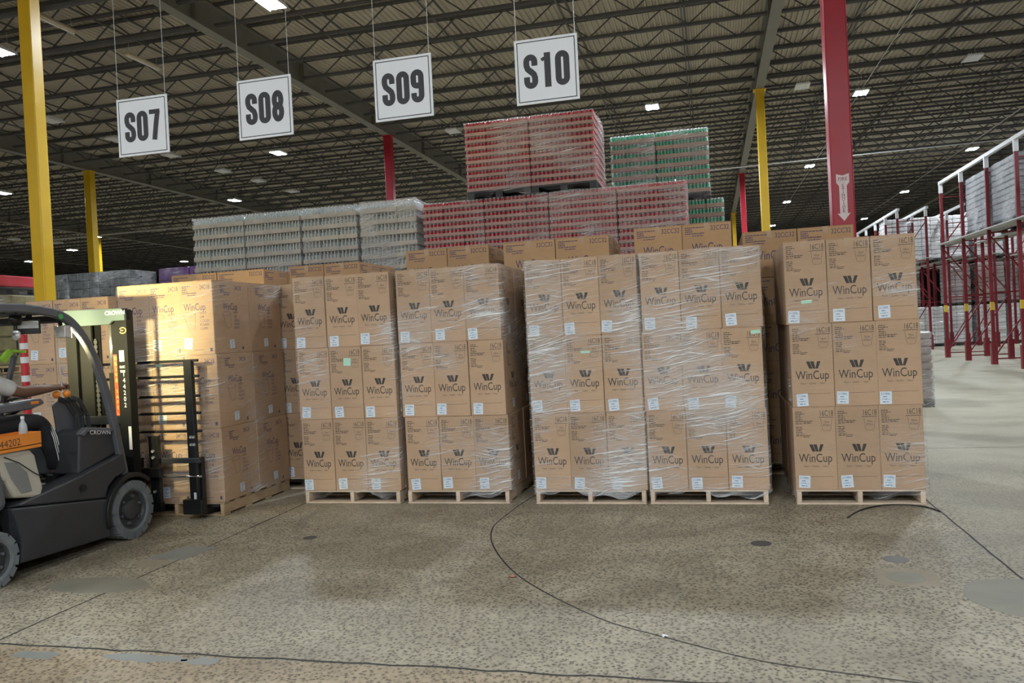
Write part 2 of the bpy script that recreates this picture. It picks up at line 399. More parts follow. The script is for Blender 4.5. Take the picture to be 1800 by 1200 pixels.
# ------------------------------------------------------------------ walls
m = MB(); m.box(-80, 60, 112, 112.3, 0, 9.9); obj('wall_back', m, WALLM, kind='structure')
m = MB(); m.box(-80.3, -80, -20, 112, 0, 9.9); obj('wall_left', m, WALLM, kind='structure')
m = MB(); m.box(60, 60.3, -20, 112, 0, 9.9); obj('wall_right', m, WALLM, kind='structure')
m = MB(); m.box(-80, 60, -20.3, -20, 0, 9.9); obj('wall_front', m, M_('dock_wall', (.55, .55, .53), .7), kind='structure')

# ------------------------------------------------------------------ roof: ribbed deck, bar joists, girders, bridging
GX = [-62.9, -49.95, -37.0, -24.08, -11.1, 1.88, 14.85, 27.8]
m = MB(); x = -80.0
vs = []; fs = []
while x < 60:
    for (dx, z) in ((0, 9.70), (.045, 9.70), (.062, 9.745), (.133, 9.745)): vs.append((x + dx, z))
    x += .15
n = len(vs); m.add([(a, -20, z) for a, z in vs] + [(a, 112, z) for a, z in vs], [(i, i + 1, n + i + 1, n + i) for i in range(n - 1)])
m.box(-80, 60, -20, 112, 9.80, 9.95)
ceil = obj('ceiling', m, DECK, kind='structure')
def joist_mesh(L):
    m = MB(); d0, d1 = 9.17, 9.66
    for z in (d0, d1):
        for s in (-1, 1): m.box(.14, L - .14, s * .035 - .016, s * .035 + .016, z - .035, z + .03)
    k = 20; st = (L - .3) / k
    for i in range(k):
        a, b = ((d1, d0) if i % 2 == 0 else (d0, d1)); m.bar((.15 + i * st, 0, a), (.15 + (i + 1) * st, 0, b), .028)
    return m.mesh('roof_joist')
jm = joist_mesh(12.96); jm.materials.append(STEEL)
rows = []; y = 20.82 - 1.385 * 11
while y < 100: rows.append(y); y += 1.385
cells = []
for gi in range(len(GX) - 1):
    for y in rows:
        xc = max(min(-y * .25, GX[gi + 1]), GX[gi])
        cells.append((math.hypot(xc, y) if not (GX[gi + 1] < -y * .95 - 3 or GX[gi] > y * .42 + 3) else 999, gi, y))
cells.sort(); near = [c for c in cells if c[0] < 900]
jn = jm
for d, gi, y in near[:300]:
    o = bpy.data.objects.new('roof_joist', jm); COL.objects.link(o); o.parent = ceil; o.location = (GX[gi], y, 0)
m = MB(); rest = near[300:] + [c for c in cells if c[0] >= 900 and c[2] < 40]
for d, gi, y in rest:
    x0, x1 = GX[gi] + .14, GX[gi + 1] - .14
    m.box(x0, x1, y - .05, y + .05, 9.135, 9.2); m.box(x0, x1, y - .05, y + .05, 9.63, 9.69)
    st = (x1 - x0) / 20
    for i in range(20):
        a, b = ((9.66, 9.17) if i % 2 == 0 else (9.17, 9.66)); m.bar((x0 + i * st, y, a), (x0 + (i + 1) * st, y, b), .028)
o = obj('far_roof_joists', m, STEEL, ceil); o['kind'] = 'stuff'
for gx in GX:
    m = MB(); m.box(gx - .012, gx + .012, -19, 111, 9.03, 9.62)
    m.box(gx - .135, gx + .135, -19, 111, 9.0, 9.03); m.box(gx - .135, gx + .135, -19, 111, 9.62, 9.65)
    y = 6.0
    while y < 110: m.box(gx - .13, gx + .13, y - .006, y + .006, 9.03, 9.62); y += 4.97
    obj('roof_girder', m, GIRD, ceil)
for gi in range(len(GX) - 1):
    for k in (.17, .385, .615, .83):
        xx = GX[gi] + 12.96 * k; m = MB(); m.box(xx - .02, xx + .02, 3, 100, 9.205, 9.235); obj('joist_bridging', m, STEEL, ceil); m = MB(); m.box(xx + .05, xx + .09, 3, 100, 9.58, 9.61); obj('joist_bridging', m, STEEL, ceil)
for (p, q, r) in (((-3, 30, 7.1), (24, 30, 7.33), .014), ((-42, 41, 8.8), (-12, 41, 8.8), .05), ((-24, 16.35, 9.06), (-11.3, 16.35, 9.06), .09), ((-24, 14.3, 9.06), (-11.3, 14.3, 9.06), .08), ((5.0, 10, 8.75), (5.0, 100, 8.75), .012), ((11.4, 10, 8.9), (11.4, 100, 8.75), .02)):
    m = MB(); m.tube([p, q], r, 8); obj('ceiling_pipe', m, STEEL if r > .06 else GALV, ceil)

# ------------------------------------------------------------------ columns
def column(x, y, mat, colname, label, w=.28):
    t = thing('steel_column', label, 'column', (x, y, 0), group='painted steel roof columns')
    m = MB(); m.box(-w / 2, w / 2, -w / 2, w / 2, .02, 8.98); obj('shaft', m, mat, t, bevel=.02)
    m = MB(); m.box(-.25, .25, -.25, .25, 0, .02); obj('base_plate', m, GREYL, t)
    m = MB(); m.box(-.2, .2, -.17, .17, 8.97, 9.0); obj('cap_plate', m, mat, t)
    return t
rc = column(1.88, 12.1, RED, 'red', 'red steel column with white arrow sign behind the rightmost cartons', .30)
column(1.88, 27.0, YEL, 'yellow', 'distant yellow steel column left of the big red arrow column', .26)
column(1.88, 41.9, RED, 'red', 'far red steel column just left of the right-hand yellow one', .26)
column(1.88, 56.8, YEL, 'yellow', 'farthest yellow column, mostly hidden beside the far red one', .26)
column(-11.04, 11.34, YEL, 'yellow', 'large near yellow steel column behind the forklift', .24)
column(-11.1, 27.3, RED, 'red', 'dark red steel column above the clear bottle pallets', .28)
column(-24.1, 27.3, YEL, 'yellow', 'yellow steel column right of the near yellow one', .30)
column(-37.0, 42.3, YEL, 'yellow', 'smallest far yellow column at the left', .30)
column(-24.08, 12.1, YEL, 'yellow', 'yellow column outside the left edge of view')
column(14.85, 12.1, RED, 'red', 'red column outside the right edge of view')
# arrow sign
ar = thing('fire_extinguisher_sign', 'white arrow sign reading FIRE EXTINGUISHER on the red column', 'sign', (1.88, 12.1 - .152, 3.25))
P = [(0, -.33), (.085, -.22), (.05, -.225), (.05, .16), (.085, .21), (.085, .33), (0, .305), (-.085, .33), (-.085, .21), (-.05, .16), (-.05, -.225), (-.085, -.22)]
m = MB(); m.prism(P, -.003, 0, 'y'); obj('arrow_board', m, M_('arrow_white', (.85, .74, .75), .5), ar)
m = MB(); put(m, text('FIRE', .07), TF(-.004), 0, .235)
for i, ch in enumerate('EXTINGUISHER'): put(m, text(ch, .05, 'CENTER', 1.2), TF(-.004), 0, .155 - i * .0335)
obj('lettering', m, M_('sign_red_ink', (.25, .02, .03), .6), ar)

# ------------------------------------------------------------------ lamps
def lamp_proto():
    L = .62
    h = MB(); h.cbox(-.21, .21, -L / 2, L / 2, .03, .09, .012)
    for k in range(6): h.box(-.17 + k * .066, -.16 + k * .066, -L / 2 + .03, L / 2 - .03, .09, .125)
    for s in (-1, 1): h.box(s * .21 - .006, s * .21 + .006, -L / 2, L / 2, .015, .06)
    l = MB(); l.add([(-.065, -L / 2 + .04, .026), (.065, -L / 2 + .04, .026), (.065, L / 2 - .04, .026), (-.065, L / 2 - .04, .026)], [(0, 3, 2, 1)])
    return h.mesh('housing'), l.mesh('lens')
LH, LL = lamp_proto(); LH.materials.append(WHITE); LL.materials.append(emis('led_lens', (.85, .93, 1.0), LED))
LL2 = LL.copy(); LL2.materials.clear(); LL2.materials.append(M_('unlit_lens', (.75, .76, .78), .4))
def lamp(x, y, z, label, on=True, grp='lit high bay lamps'):
    t = thing('high_bay_lamp', label, 'ceiling lamp', (x, y, z), group=grp)
    obj('housing', LH, None, t)
    for s in (-1, 1): obj('lens', LL if on else LL2, None, t, (s * .105, 0, 0))
    for s in (-1, 1): m = MB(); m.tube([(0, s * .25, .09), (0, s * .25, 9.17 - z)], .004, 4); obj('hanger', m, GALV, t)
LM = [(-8.47, 14.9, 'lit lamp cut by the top edge between signs S07 and S08'), (-15.1, 26.5, 'bright lamp hanging below sign S08'),
      (-21.9, 34.1, 'lit lamp above the leftmost clear bottle pallet'), (-40.6, 55.7, 'small lit lamp just left of the bottle pallets'),
      (-15.5, 15.0, 'lit lamp at the upper left edge'), (-28.9, 27.8, 'lit lamp at the left edge behind the near yellow column'),
      (-41.2, 44.8, 'small lit lamp right of the near yellow column foot'), (-35.6, 40.6, 'lit lamp between the two farther yellow columns'),
      (-48.3, 48.4, 'small lit lamp just left of the near yellow column'), (-1.49, 26.2, 'brightest lamp above the green can pallets'),
      (4.96, 27.4, 'bright lamp right of the red arrow column'), (4.81, 39.5, 'lamp left of the red arrow column'),
      (4.81, 50.9, 'smaller lamp beside the right-hand yellow column'), (4.86, 63.0, 'low lamp right of the yellow column above the cartons'),
      (11.5, 39.1, 'lamp over the top of the near rack'), (11.32, 50.8, 'lamp left of the rack top'), (11.3, 63.2, 'low lamp behind the rightmost cartons')]
for x, y, l in LM: lamp(x, y, 8.6, l)
for x in (-21.9, -15.1, -8.47, -1.5, 4.9, 11.35):  # unseen lamp rows added behind the camera to brighten the carton fronts
    for y in (-5.0, -10.0, -15.0): lamp(x, y, 8.6, 'unseen high bay lamp behind the camera, added for frontal light', grp='added lamps behind the camera')
for x in (-1.5, 4.9, 11.35, 18): lamp(x, 14.9, 8.6, 'lit high bay lamp above the pallet rows, out of view', grp='row lamps out of view')
for x, y in ((18, 27), (18, 39), (24.5, 39), (-8.47, 39.5), (-1.5, 39.5), (-8.47, 51), (-1.5, 51), (-22, 48)): lamp(x, y, 8.6, 'lit high bay lamp hidden behind the stacks or racks', grp='hidden lamps')
UN = [(-8.53, 27.1, 'unlit lamp right of sign S09'), (-19.37, 20.5, 'unlit lamp beside the near yellow column'), (-19.3, 23.2, 'unlit lamp left of sign S07'),
      (-19.2, 25.9, 'unlit lamp under the right corner of sign S07'), (-19.15, 29.1, 'unlit lamp right below sign S07, second of its row'), (-19.0, 31.5, 'unlit lamp below sign S08, left'),
      (-18.97, 34.4, 'farthest unlit lamp of the row below sign S08'), (3.13, 26.6, 'unlit lamp left of the red arrow column'), (7.7, 25.75, 'unlit lamp at the upper right'),
      (-41, 40, 'tiny unlit lamp left of the near yellow column'), (-40.4, 42.7, 'tiny unlit lamp right of the near yellow column')]
for x, y, l in UN: lamp(x, y, 8.8, l, False, 'unlit high bay lamps')
for x, y, l in ((-13.58, 14.6, 'old unlit strip lamp high at the upper left'), (-13.48, 17.3, 'old unlit strip lamp above sign S07')):
    t = thing('strip_lamp', l, 'ceiling lamp', (x, y, 8.8), group='unlit strip lamps')
    m = MB(); m.cbox(-.09, .09, -.6, .6, .03, .1, .015); obj('housing', m, M_('cream_metal', (.5, .42, .30), .5), t)
    m = MB(); m.tube([(0, -.58, .02), (0, .58, .02)], .018, 8); obj('tube', m, WHITE, t)
    for s in (-1, 1): m = MB(); m.tube([(0, s * .5, .1), (0, s * .5, .37)], .004, 4); obj('hanger', m, GALV, t)

# ------------------------------------------------------------------ hanging lane signs
def arc(cx, cy, rx, ry, a0, a1, n=10): return [(cx + rx * math.cos(R(a0 + (a1 - a0) * i / n)), cy + ry * math.sin(R(a0 + (a1 - a0) * i / n))) for i in range(n + 1)]
def glyph(mb, ch, T, h, w, sw):
    """heavy condensed numerals built from thick strokes: cell w x h, stroke sw"""
    cx = w / 2; rx = w / 2 - sw / 2; k = rx * 1.05; t = h - sw / 2; b = sw / 2
    dep = [0]
    def S(path, ww=sw, closed=False):
        dep[0] += 1; k_ = dep[0] * .0003
        mb.stroke(path, ww, lambda a, b: (T(a, b)[0], T(a, b)[1] - k_, T(a, b)[2]), closed)
    if ch == '0': S(arc(cx, t - k, rx, k, 0, 180) + arc(cx, b + k, rx, k, 180, 360), sw, True)
    elif ch == '1': S([(cx + .08 * w, 0), (cx + .08 * w, h)], sw * 1.05); S([(cx + .02 * w, h - sw * .75), (cx - .34 * w, h - sw * 1.15)], sw * .55)
    elif ch == '7': S([(.02 * w, h - sw * .42), (w * .98, h - sw * .42)], sw * .84); S([(w * .80, h - sw * .3), (w * .60, h * .5), (w * .42, 0)], sw)
    elif ch == '8':
        r1 = (h * .5 - b) / 2 + .015 * h
        S(arc(cx, t - r1, rx * .96, r1, 0, 360, 20)[:-1], sw, True); S(arc(cx, b + r1, rx, r1, 0, 360, 20)[:-1], sw, True)
    elif ch == '9':
        lo = h * .42 + sw / 2
        S(arc(cx, t - k, rx, k, 0, 180) + arc(cx, lo + k * .8, rx, k * .8, 180, 360), sw, True)
        S([(cx + rx, t - k), (cx + rx, b + k)] + arc(cx, b + k, rx, k, 0, -180)[1:] + [(cx - rx, h * .30)], sw)
    elif ch == 'S':
        q = h * .27
        S([(cx + rx, h * .66), (cx + rx, t - k)] + arc(cx, t - k, rx, k, 0, 180)[1:] + [(cx - rx, h * .69), (cx - rx * .75, h * .585), (cx, h * .5), (cx + rx * .75, h * .415), (cx + rx, h * .31)] +
          arc(cx, b + k, rx, k, 0, -180) + [(cx - rx, h * .35)], sw)
def sign(txt, x0, x1, z0, z1, label, tilt):
    cx = (x0 + x1) / 2; W = x1 - x0; H = z1 - z0
    t = thing('hanging_lane_sign', label, 'sign', (cx, 7.2, z0), tilt, group='hanging lane signs')
    m = MB(); m.box(-W / 2, W / 2, 0, .012, 0, H); obj('board', m, SIGNW, t)
    m = MB(); e = .022; b = .008
    for (a0, a1, c0, c1) in ((-W / 2 + e, W / 2 - e, e, e + b), (-W / 2 + e, W / 2 - e, H - e - b, H - e), (-W / 2 + e, -W / 2 + e + b, e, H - e), (W / 2 - e - b, W / 2 - e, e, H - e)): m.box(a0, a1, -.001, .001, c0, c1)
    obj('border_line', m, SIGNK, t)
    m = MB(); cw = .132; hh = .315; gap = .016; tot = 3 * cw + 2 * gap
    for i, ch in enumerate(txt): glyph(m, ch, TF(-.0015, -tot / 2 + i * (cw + gap), H * .5 - hh / 2 - .0), hh, cw, .056)
    obj('lettering', m, SIGNK, t)
    for s in (-1, 1):
        m = MB(); z = H - .01; k = 0; xx = s * (W / 2 - .02)
        m.tube([(xx, .006, H - .02), (xx - .0, .006, 9.14 - z0)], .0026, 5); obj('hanging_chain', m, GALV, t)
sign('S07', -5.962, -5.358, 3.655, 4.258, 'hanging white sign reading S07', R(1))
sign('S08', -4.531, -3.928, 3.680, 4.278, 'hanging white sign reading S08', 0)
sign('S09', -3.043, -2.452, 3.696, 4.290, 'hanging white sign reading S09', 0)
sign('S10', -1.638, -1.051, 3.688, 4.283, 'hanging white sign reading S10', 0)

# ------------------------------------------------------------------ wooden pallets
def pal_meshes(W, D):
    a = MB(); a.cbox(-W / 2, W / 2, -.045, .045, 0, .016, .003)
    b = MB(); b.cbox(-.02, .02, -D / 2, D / 2, 0, .095, .004)
    c = MB(); c.cbox(-W / 2, W / 2, -.05, .05, 0, .016, .003)
    return a.mesh('deck_board'), b.mesh('stringer'), c.mesh('bottom_board')
_pc = {}
def pallet(x, y, W, D, label, mat=WOOD, z=0, rotz=0):
    """stringer pallet: front edge centre at (x, y), boards run across, stringers run back"""
    k = (W, D, mat.name)
    if k not in _pc:
        ms = pal_meshes(W, D)
        for q in ms: q.materials.append(mat)
        _pc[k] = ms
    a, b, c = _pc[k]
    t = thing('wooden_pallet', label, 'pallet', (x, y + D / 2, z), rotz, group='wooden pallets under the cartons')
    for i in range(7): obj('deck_board', a, None, t, (random.uniform(-.004, .004), -D / 2 + .047 + i * (D - .094) / 6, .111))
    for s in (-1, 0, 1): obj('stringer', b, None, t, (s * (W / 2 - .022), 0, .016))
    for i in range(4): obj('bottom_board', c, None, t, (0, -D / 2 + .052 + i * (D - .104) / 3, 0))
    return t
PH = .127

# ------------------------------------------------------------------ cartons and their print
def wmark(m, T, s):
    """emblem: two overlapping cups forming a W"""
    for poly in (((-.080, .086), (-.040, .086), (-.010, .0), (-.046, .0)), ((-.034, .086), (.006, .086), (.022, .0), (-.006, .0)),
                 ((.044, .086), (.082, .086), (.050, .0), (.022, .0))):
        m.add([T(a * s, b * s) for a, b in poly], [(0, 3, 2, 1)])
def smalltext(m, T, x, y, widths, lh, h, rng):
    for i, wd in enumerate(widths):
        a = x; e = x + wd
        while a < e - .004:
            ww = min(rng.uniform(.012, .034), e - a)
            hh = h * rng.uniform(.75, 1.0); yy = y - i * lh
            m.add([T(a, yy), T(a + ww * .82, yy), T(a + ww * .82, yy + hh), T(a, yy + hh)], [(0, 1, 2, 3)]); a += ww
def cup(m, T, cx, y0, y1, wt, wb, wd, tilt=0):
    P = [(cx - wt / 2, y1), (cx - wb / 2, y0 + .012), (cx - wb / 2 + .01, y0), (cx + wb / 2 - .01, y0), (cx + wb / 2, y0 + .012), (cx + wt / 2, y1)]
    if tilt: P = [(cx + (a - cx) * math.cos(tilt) - (b - y0) * math.sin(tilt), y0 + (a - cx) * math.sin(tilt) + (b - y0) * math.cos(tilt)) for a, b in P]
    m.stroke(P, wd, T); return P
def print16(T, H, W):
    r = random.Random(3); lo = MB(); tx = MB()
    ly = H * .335
    wmark(lo, lambda a, b: T(a + .01, b + ly + .090), .72)
    put(lo, text('WinCup', .105, 'CENTER', .74), T, .0, ly)
    put(tx, text('Foam  •  Quality  •  Value', .022, 'CENTER', .85), T, 0, ly - .042)
    x0 = -W / 2 + .022
    put(tx, text('16C18', .068, 'LEFT', .62), T, W / 2 - .128, H - .078)
    tx.add([T(W / 2 - .132, H - .092), T(W / 2 - .014, H - .092), T(W / 2 - .014, H - .087), T(W / 2 - .132, H - .087)], [(0, 1, 2, 3)])
    smalltext(tx, T, x0, H - .045, [.055, .075, .045, .055, .06, .065, .055], .0165, .0085, r)
    smalltext(tx, T, x0 + .065, H - .125, [.075, .065], .015, .0085, r)
    smalltext(tx, T, x0, H - .175, [.055, .06, .05, .055, .065, .06], .0145, .007, r)
    smalltext(tx, T, x0 + .06, H - .245, [.06, .05], .013, .007, r)
    fa = MB()
    cup(fa, T, W / 2 - .072, H - .205, H - .10, .092, .066, .0022)
    put(tx, text('16oz', .026, 'CENTER', .9), T, W / 2 - .072, H - .137); put(tx, text('473ml', .026, 'CENTER', .9), T, W / 2 - .072, H - .165)
    fa.add([T(-W / 2 + .012, .112), T(W / 2 - .03, .112), T(W / 2 - .03, .1145), T(-W / 2 + .012, .1145)], [(0, 1, 2, 3)])
    return lo, tx, fa
def print24(T, H, W):
    r = random.Random(5); lo = MB(); tx = MB(); fa = MB()
    put(lo, text('WinCup', .098, 'CENTER', .70), T, -.02, H * .60)
    for i, s in enumerate(('HOT', 'OR', 'COLD', 'FOAM', 'CUPS')): put(lo, text(s, .034, 'LEFT', 1.05), T, .03, H * .545 - i * .037)
    cup(fa, T, -.06, H * .35, H * .55, .13, .07, .003, R(8))
    fa.stroke(arc(-.085, H * .548, .066, .022, 0, 360, 18)[:-1], .0025, T, True)
    put(tx, text('24C18', .062, 'LEFT', .66), T, W / 2 - .135, H - .085)
    smalltext(tx, T, -W / 2 + .025, H - .055, [.10, .06, .055, .065, .16], .0165, .009, r)
    smalltext(tx, T, -W / 2 + .085, H - .14, [.09], .015, .009, r)
    tx.add([T(W / 2 - .05, .03), T(W / 2 - .025, .03), T(W / 2 - .025, .06), T(W / 2 - .05, .06)], [(0, 1, 2, 3)])
    fa.add([T(-.05, .045), T(.06, .045), T(.06, .048), T(-.05, .048)], [(0, 1, 2, 3)])
    return lo, tx, fa
def print32(T, H, W):
    r = random.Random(9); lo = MB(); tx = MB(); fa = MB()
    put(lo, text('WinCup', .13, 'CENTER', .70), T, 0, H - .295)
    put(tx, text('32CC32', .072, 'RIGHT', .78), T, W / 2 - .022, H - .078)
    smalltext(tx, T, -W / 2 + .03, H - .045, [.22, .075, .085, .20], .021, .011, r)
    smalltext(tx, T, -W / 2 + .10, H - .132, [.12], .02, .010, r)
    fa.add([T(-W / 2 + .02, .09), T(W / 2 - .02, .09), T(W / 2 - .02, .0925), T(-W / 2 + .02, .0925)], [(0, 1, 2, 3)])
    return lo, tx, fa
_bc = {}
def carton_kit(kind, W, D, H, card, inks):
    k = (kind, W, D, H)
    if k in _bc: return _bc[k]
    b = MB(); b.cbox(-W / 2, W / 2, -D / 2, D / 2, 0, H - .004, .0045)
    fl_ = MB(); fl_.cbox(-W / 2 + .002, -.0015, -D / 2 + .002, D / 2 - .002, H - .0045, H, .0012)
    tp = MB(); tp.box(-.025, .025, -D / 2 - .0006, D / 2 + .0006, H, H + .0006); tp.box(-.025, .025, -D / 2 - .0008, -D / 2 + .002, H - .07, H)
    pf = {'16': print16, '24': print24, '32': print32}[kind]
    fr = [q.mesh('print') for q in pf(TF(-D / 2 - .0007), H, W)]
    sd = [q.mesh('print') for q in pf(TR(W / 2 + .0007), H, min(D, .40 if kind != '32' else .6))]
    body = b.mesh('body'); flap = fl_.mesh('flap'); tape = tp.mesh('tape')
    body.materials.append(card); flap.materials.append(card); tape.materials.append(TAPE)
    for s in (fr, sd):
        for q, i in zip(s, inks): q.materials.append(i)
    _bc[k] = (body, flap, tape, fr, sd); return _bc[k]
st = MB(); st.box(-.037, .037, -.0012, 0, -.042, .042); STM = st.mesh('label_sticker'); STM.materials.append(STK)
st = MB(); put(st, text('212886', .020, 'CENTER', .95), TF(-.0016), -.002, .020)
rr_ = random.Random(2); smalltext(st, TF(-.0016), -.018, .004, [.03], .01, .005, rr_); smalltext(st, TF(-.0016), -.026, -.012, [.05], .01, .004, rr_); smalltext(st, TF(-.0016), -.020, -.030, [.04], .01, .006, rr_)
STP = st.mesh('sticker_print'); STP.materials.append(STKINK)
gn = MB(); gn.box(-.045, .045, -.0014, 0, -.028, .028); GNM = gn.mesh('sticky_note'); GNM.materials.append(GREENNOTE)
def carton(kind, W, D, H, loc, label, group, card=CARD, inks=(INK, INKF, INKF), front=True, side=False, sticker=None, note=None, rotz=0, sidestick=False, tape=True):
    body, flap, tp, fr, sd = carton_kit(kind, W, D, H, card, inks)
    t = thing('cardboard_carton', label, 'carton', loc, rotz, group)
    obj('body', body, None, t)
    obj('flap', flap, None, t); obj('flap', flap, None, t, (0, 0, 0), R(180))
    if tape: obj('tape', tp, None, t)
    nm = ('logo_print', 'text_print', 'outline_print')
    if front:
        for q, n_ in zip(fr, nm): obj(n_, q, None, t)
    if side:
        for q, n_ in zip(sd, nm): obj(n_, q, None, t)
    if sticker:
        s = obj('label_sticker', STM, None, t, (-W / 2 + sticker[0], -D / 2 - .0006, sticker[1])); s.rotation_euler = (0, sticker[2], 0); s.scale = (1.25, 1, 1.25)
        obj('sticker_print', STP, None, s)
    if sidestick:
        s = obj('label_sticker', STM, None, t, (W / 2 + .0006, random.uniform(-.02, .04), .09)); s.rotation_euler = (0, random.uniform(-.08, .08), R(90))
        obj('sticker_print', STP, None, s)
    if note: 
        g = obj('sticky_note', GNM, None, t, (note[0], -D / 2 - .0006, note[1]), label='mint green paper note'); g.rotation_euler = (0, note[2], 0); g.scale = (note[3], 1, note[4])
    return t
ROWN = ('bottom row', 'middle row', 'top row'); COLN = ('left', 'centre', 'right')

def film(x0, x1, y0, y1, z0, z1, label, dens, seed, mat=FILM, off=.007, amp=.005, group='stretch films around the pallet loads', top=False, sag=0.0):
    """thin wrinkled sheet run once round a load (front, right, back, left)"""
    cx, cy = (x0 + x1) / 2, (y0 + y1) / 2; rr = random.Random(seed)
    a0, a1, b0, b1 = x0 - off - cx, x1 + off - cx, y0 - off - cy, y1 + off - cy
    c = .02
    segs = [(a0 + c, b0, a1 - c, b0, 16), (a1 - c, b0, a1, b0 + c, 1), (a1, b0 + c, a1, b1 - c, 14), (a1, b1 - c, a1 - c, b1, 1), (a1 - c, b1, a0 + c, b1, 10), (a0 + c, b1, a0, b1 - c, 1), (a0, b1 - c, a0, b0 + c, 10), (a0, b0 + c, a0 + c, b0, 1)]
    P = []; u = 0
    for (p, q, r, s, n_) in segs:
        L = math.hypot(r - p, s - q)
        for i in range(n_):
            t = i / n_; P.append((p + (r - p) * t, q + (s - q) * t, u + L * t))
        u += L
    P.append((P[0][0], P[0][1], u)); nu = len(P); nz = 26; vs = []; uvs = []; fs = []
    ph = [rr.uniform(0, 6.28) for _ in range(6)]
    for j in range(nz + 1):
        z = z0 + (z1 - z0) * j / nz
        for i, (px, py, uu) in enumerate(P):
            d = amp * (math.sin(uu * 9 + z * 5 + ph[0]) * .4 + math.sin(uu * 23 - z * 17 + ph[1]) * .35 + math.sin(z * 31 + uu * 4 + ph[2]) * .35)
            k = math.hypot(px, py); zz = z
            if j == 0: zz = z + .03 * math.sin(uu * 7 + ph[3]) + .02 * math.sin(uu * 19 + ph[4])
            if j == nz: zz = z + .010 * math.sin(uu * 8 + ph[5])
            nx = (1 if px > a1 - .001 else -1 if px < a0 + .001 else 0); ny = (1 if py > b1 - .001 else -1 if py < b0 + .001 else 0)
            vs.append((px + nx * d, py + ny * d, zz)); uvs.append((uu, z))
    for j in range(nz):
        for i in range(nu - 1): fs.append((j * nu + i, j * nu + i + 1, (j + 1) * nu + i + 1, (j + 1) * nu + i))
    me = bpy.data.meshes.new('stretch_film'); me.from_pydata(vs, [], fs); me.update()
    ul = me.uv_layers.new(name='UVMap')
    for lp in me.loops: ul.data[lp.index].uv = uvs[lp.vertex_index]
    for p in me.polygons: p.use_smooth = True
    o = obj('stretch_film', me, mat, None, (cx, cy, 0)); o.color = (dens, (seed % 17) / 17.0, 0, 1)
    if label: tag(o, label, 'stretch film', group)
    return o

def stack16(x0, y0, desc, dens, seed, jit, notes={}, W=.345, D=.605, H=.709, side_from=(0, 1, 2), pmat=WOODP, filmz=(.09, None), sticky=True):
    """pallet of 3 x 2 x 3 tall cartons; jit = (dx of bottom, middle, top row)"""
    rng = random.Random(seed)
    pallet(x0 + 1.5 * W, y0, 1.016, 1.22, 'wooden pallet under the ' + desc, pmat)
    for r in range(3):
        for c in range(3):
            for d in range(2):
                lab = '16C18 carton, %s, %s, %s file, on %s' % (ROWN[r], COLN[c], ('front', 'rear')[d], desc)
                stk = (.066 + rng.uniform(-.012, .02), .062 + rng.uniform(-.004, .012), rng.uniform(-.09, .09)) if d == 0 else None
                nt_ = notes.get((r, c)) if d == 0 else None
                carton('16', W - .003, D - .004, H, (x0 + (c + .5) * W + jit[r] + rng.uniform(-.003, .003), y0 + (d + .5) * D + rng.uniform(-.005, .004), PH + r * H), lab,
                       'tall tan cartons printed 16C18', front=(d == 0), side=(c == 2), sticker=stk, note=nt_, rotz=R(rng.uniform(-.4, .4)), sidestick=(c == 2), tape=(r == 2))
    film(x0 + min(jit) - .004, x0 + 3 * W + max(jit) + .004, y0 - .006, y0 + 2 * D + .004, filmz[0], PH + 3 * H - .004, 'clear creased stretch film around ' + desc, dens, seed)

stack16(.640, 7.2, 'the rightmost front pallet', .40, 5, (.0, .008, -.006), {(2, 0): (.0, .19, -.05, .95, .5)})
stack16(-.605, 7.2, 'the second front pallet from right', .86, 9, (.004, .0, .012), {(1, 2): (.12, .665, -.05, .9, .55)})
stack16(-1.655, 7.2, 'the third front pallet from right', 1.0, 14, (.006, .002, .0), {(1, 1): (.02, .555, 0, .95, .4)})
stack16(-2.925, 7.2, 'the fourth front pallet from right', .66, 22, (.016, .0, -.006))
stack16(-4.02, 7.2, 'the fifth front pallet from right', .62, 31, (.006, .0, -.012), {(1, 1): (.02, .56, .03, .85, 1.35)})
stack16(-5.33, 7.905, 'pallet half hidden behind forklift load', .5, 44, (0, .004, 0))

# pallet on the forks (24C18)
def stack24(x0, y0, desc, dens, seed, W=.357, D=.605, H=.742, rot=0, note=None, lane='24'):
    rng = random.Random(seed)
    pallet(x0 + 1.5 * W, y0, 1.05, 1.22, 'wooden pallet under ' + desc, WOOD)
    for r in range(3):
        for c in range(3):
            for d in range(2):
                lab = '24C18 carton, %s, %s, %s file, on %s' % (ROWN[r], COLN[c], ('front', 'rear')[d], desc)
                stk = (.075 + rng.uniform(-.01, .02), .10 + rng.uniform(-.01, .02), rng.uniform(-.1, .1)) if d == 0 else None
                carton('24', W - .003, D - .004, H, (x0 + (c + .5) * W + rng.uniform(-.003, .003) - (r == 2) * .008, y0 + (d + .5) * D + rng.uniform(-.004, .004), PH + r * (H + 0) - .0 - (.11 if False else 0)), lab,
                       'tan cartons printed 24C18', CARD, (INKB, INKB, INKB), front=(d == 0), side=(c == 2), sticker=stk, note=(note if (r, c, d) == (1, 1, 0) else None), rotz=R(rng.uniform(-.4, .4)), sidestick=(c == 2), tape=(r == 2))
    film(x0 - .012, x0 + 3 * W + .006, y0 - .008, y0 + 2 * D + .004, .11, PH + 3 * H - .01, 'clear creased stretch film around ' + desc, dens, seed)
stack24(-5.625, 6.65, 'the pallet on the forklift forks', .58, 52, H=.707, note=(-.1, .62, 0, .9, .5))
stack24(-7.32, 7.25, 'the pallet left beyond the forklift', .4, 61, H=.695)

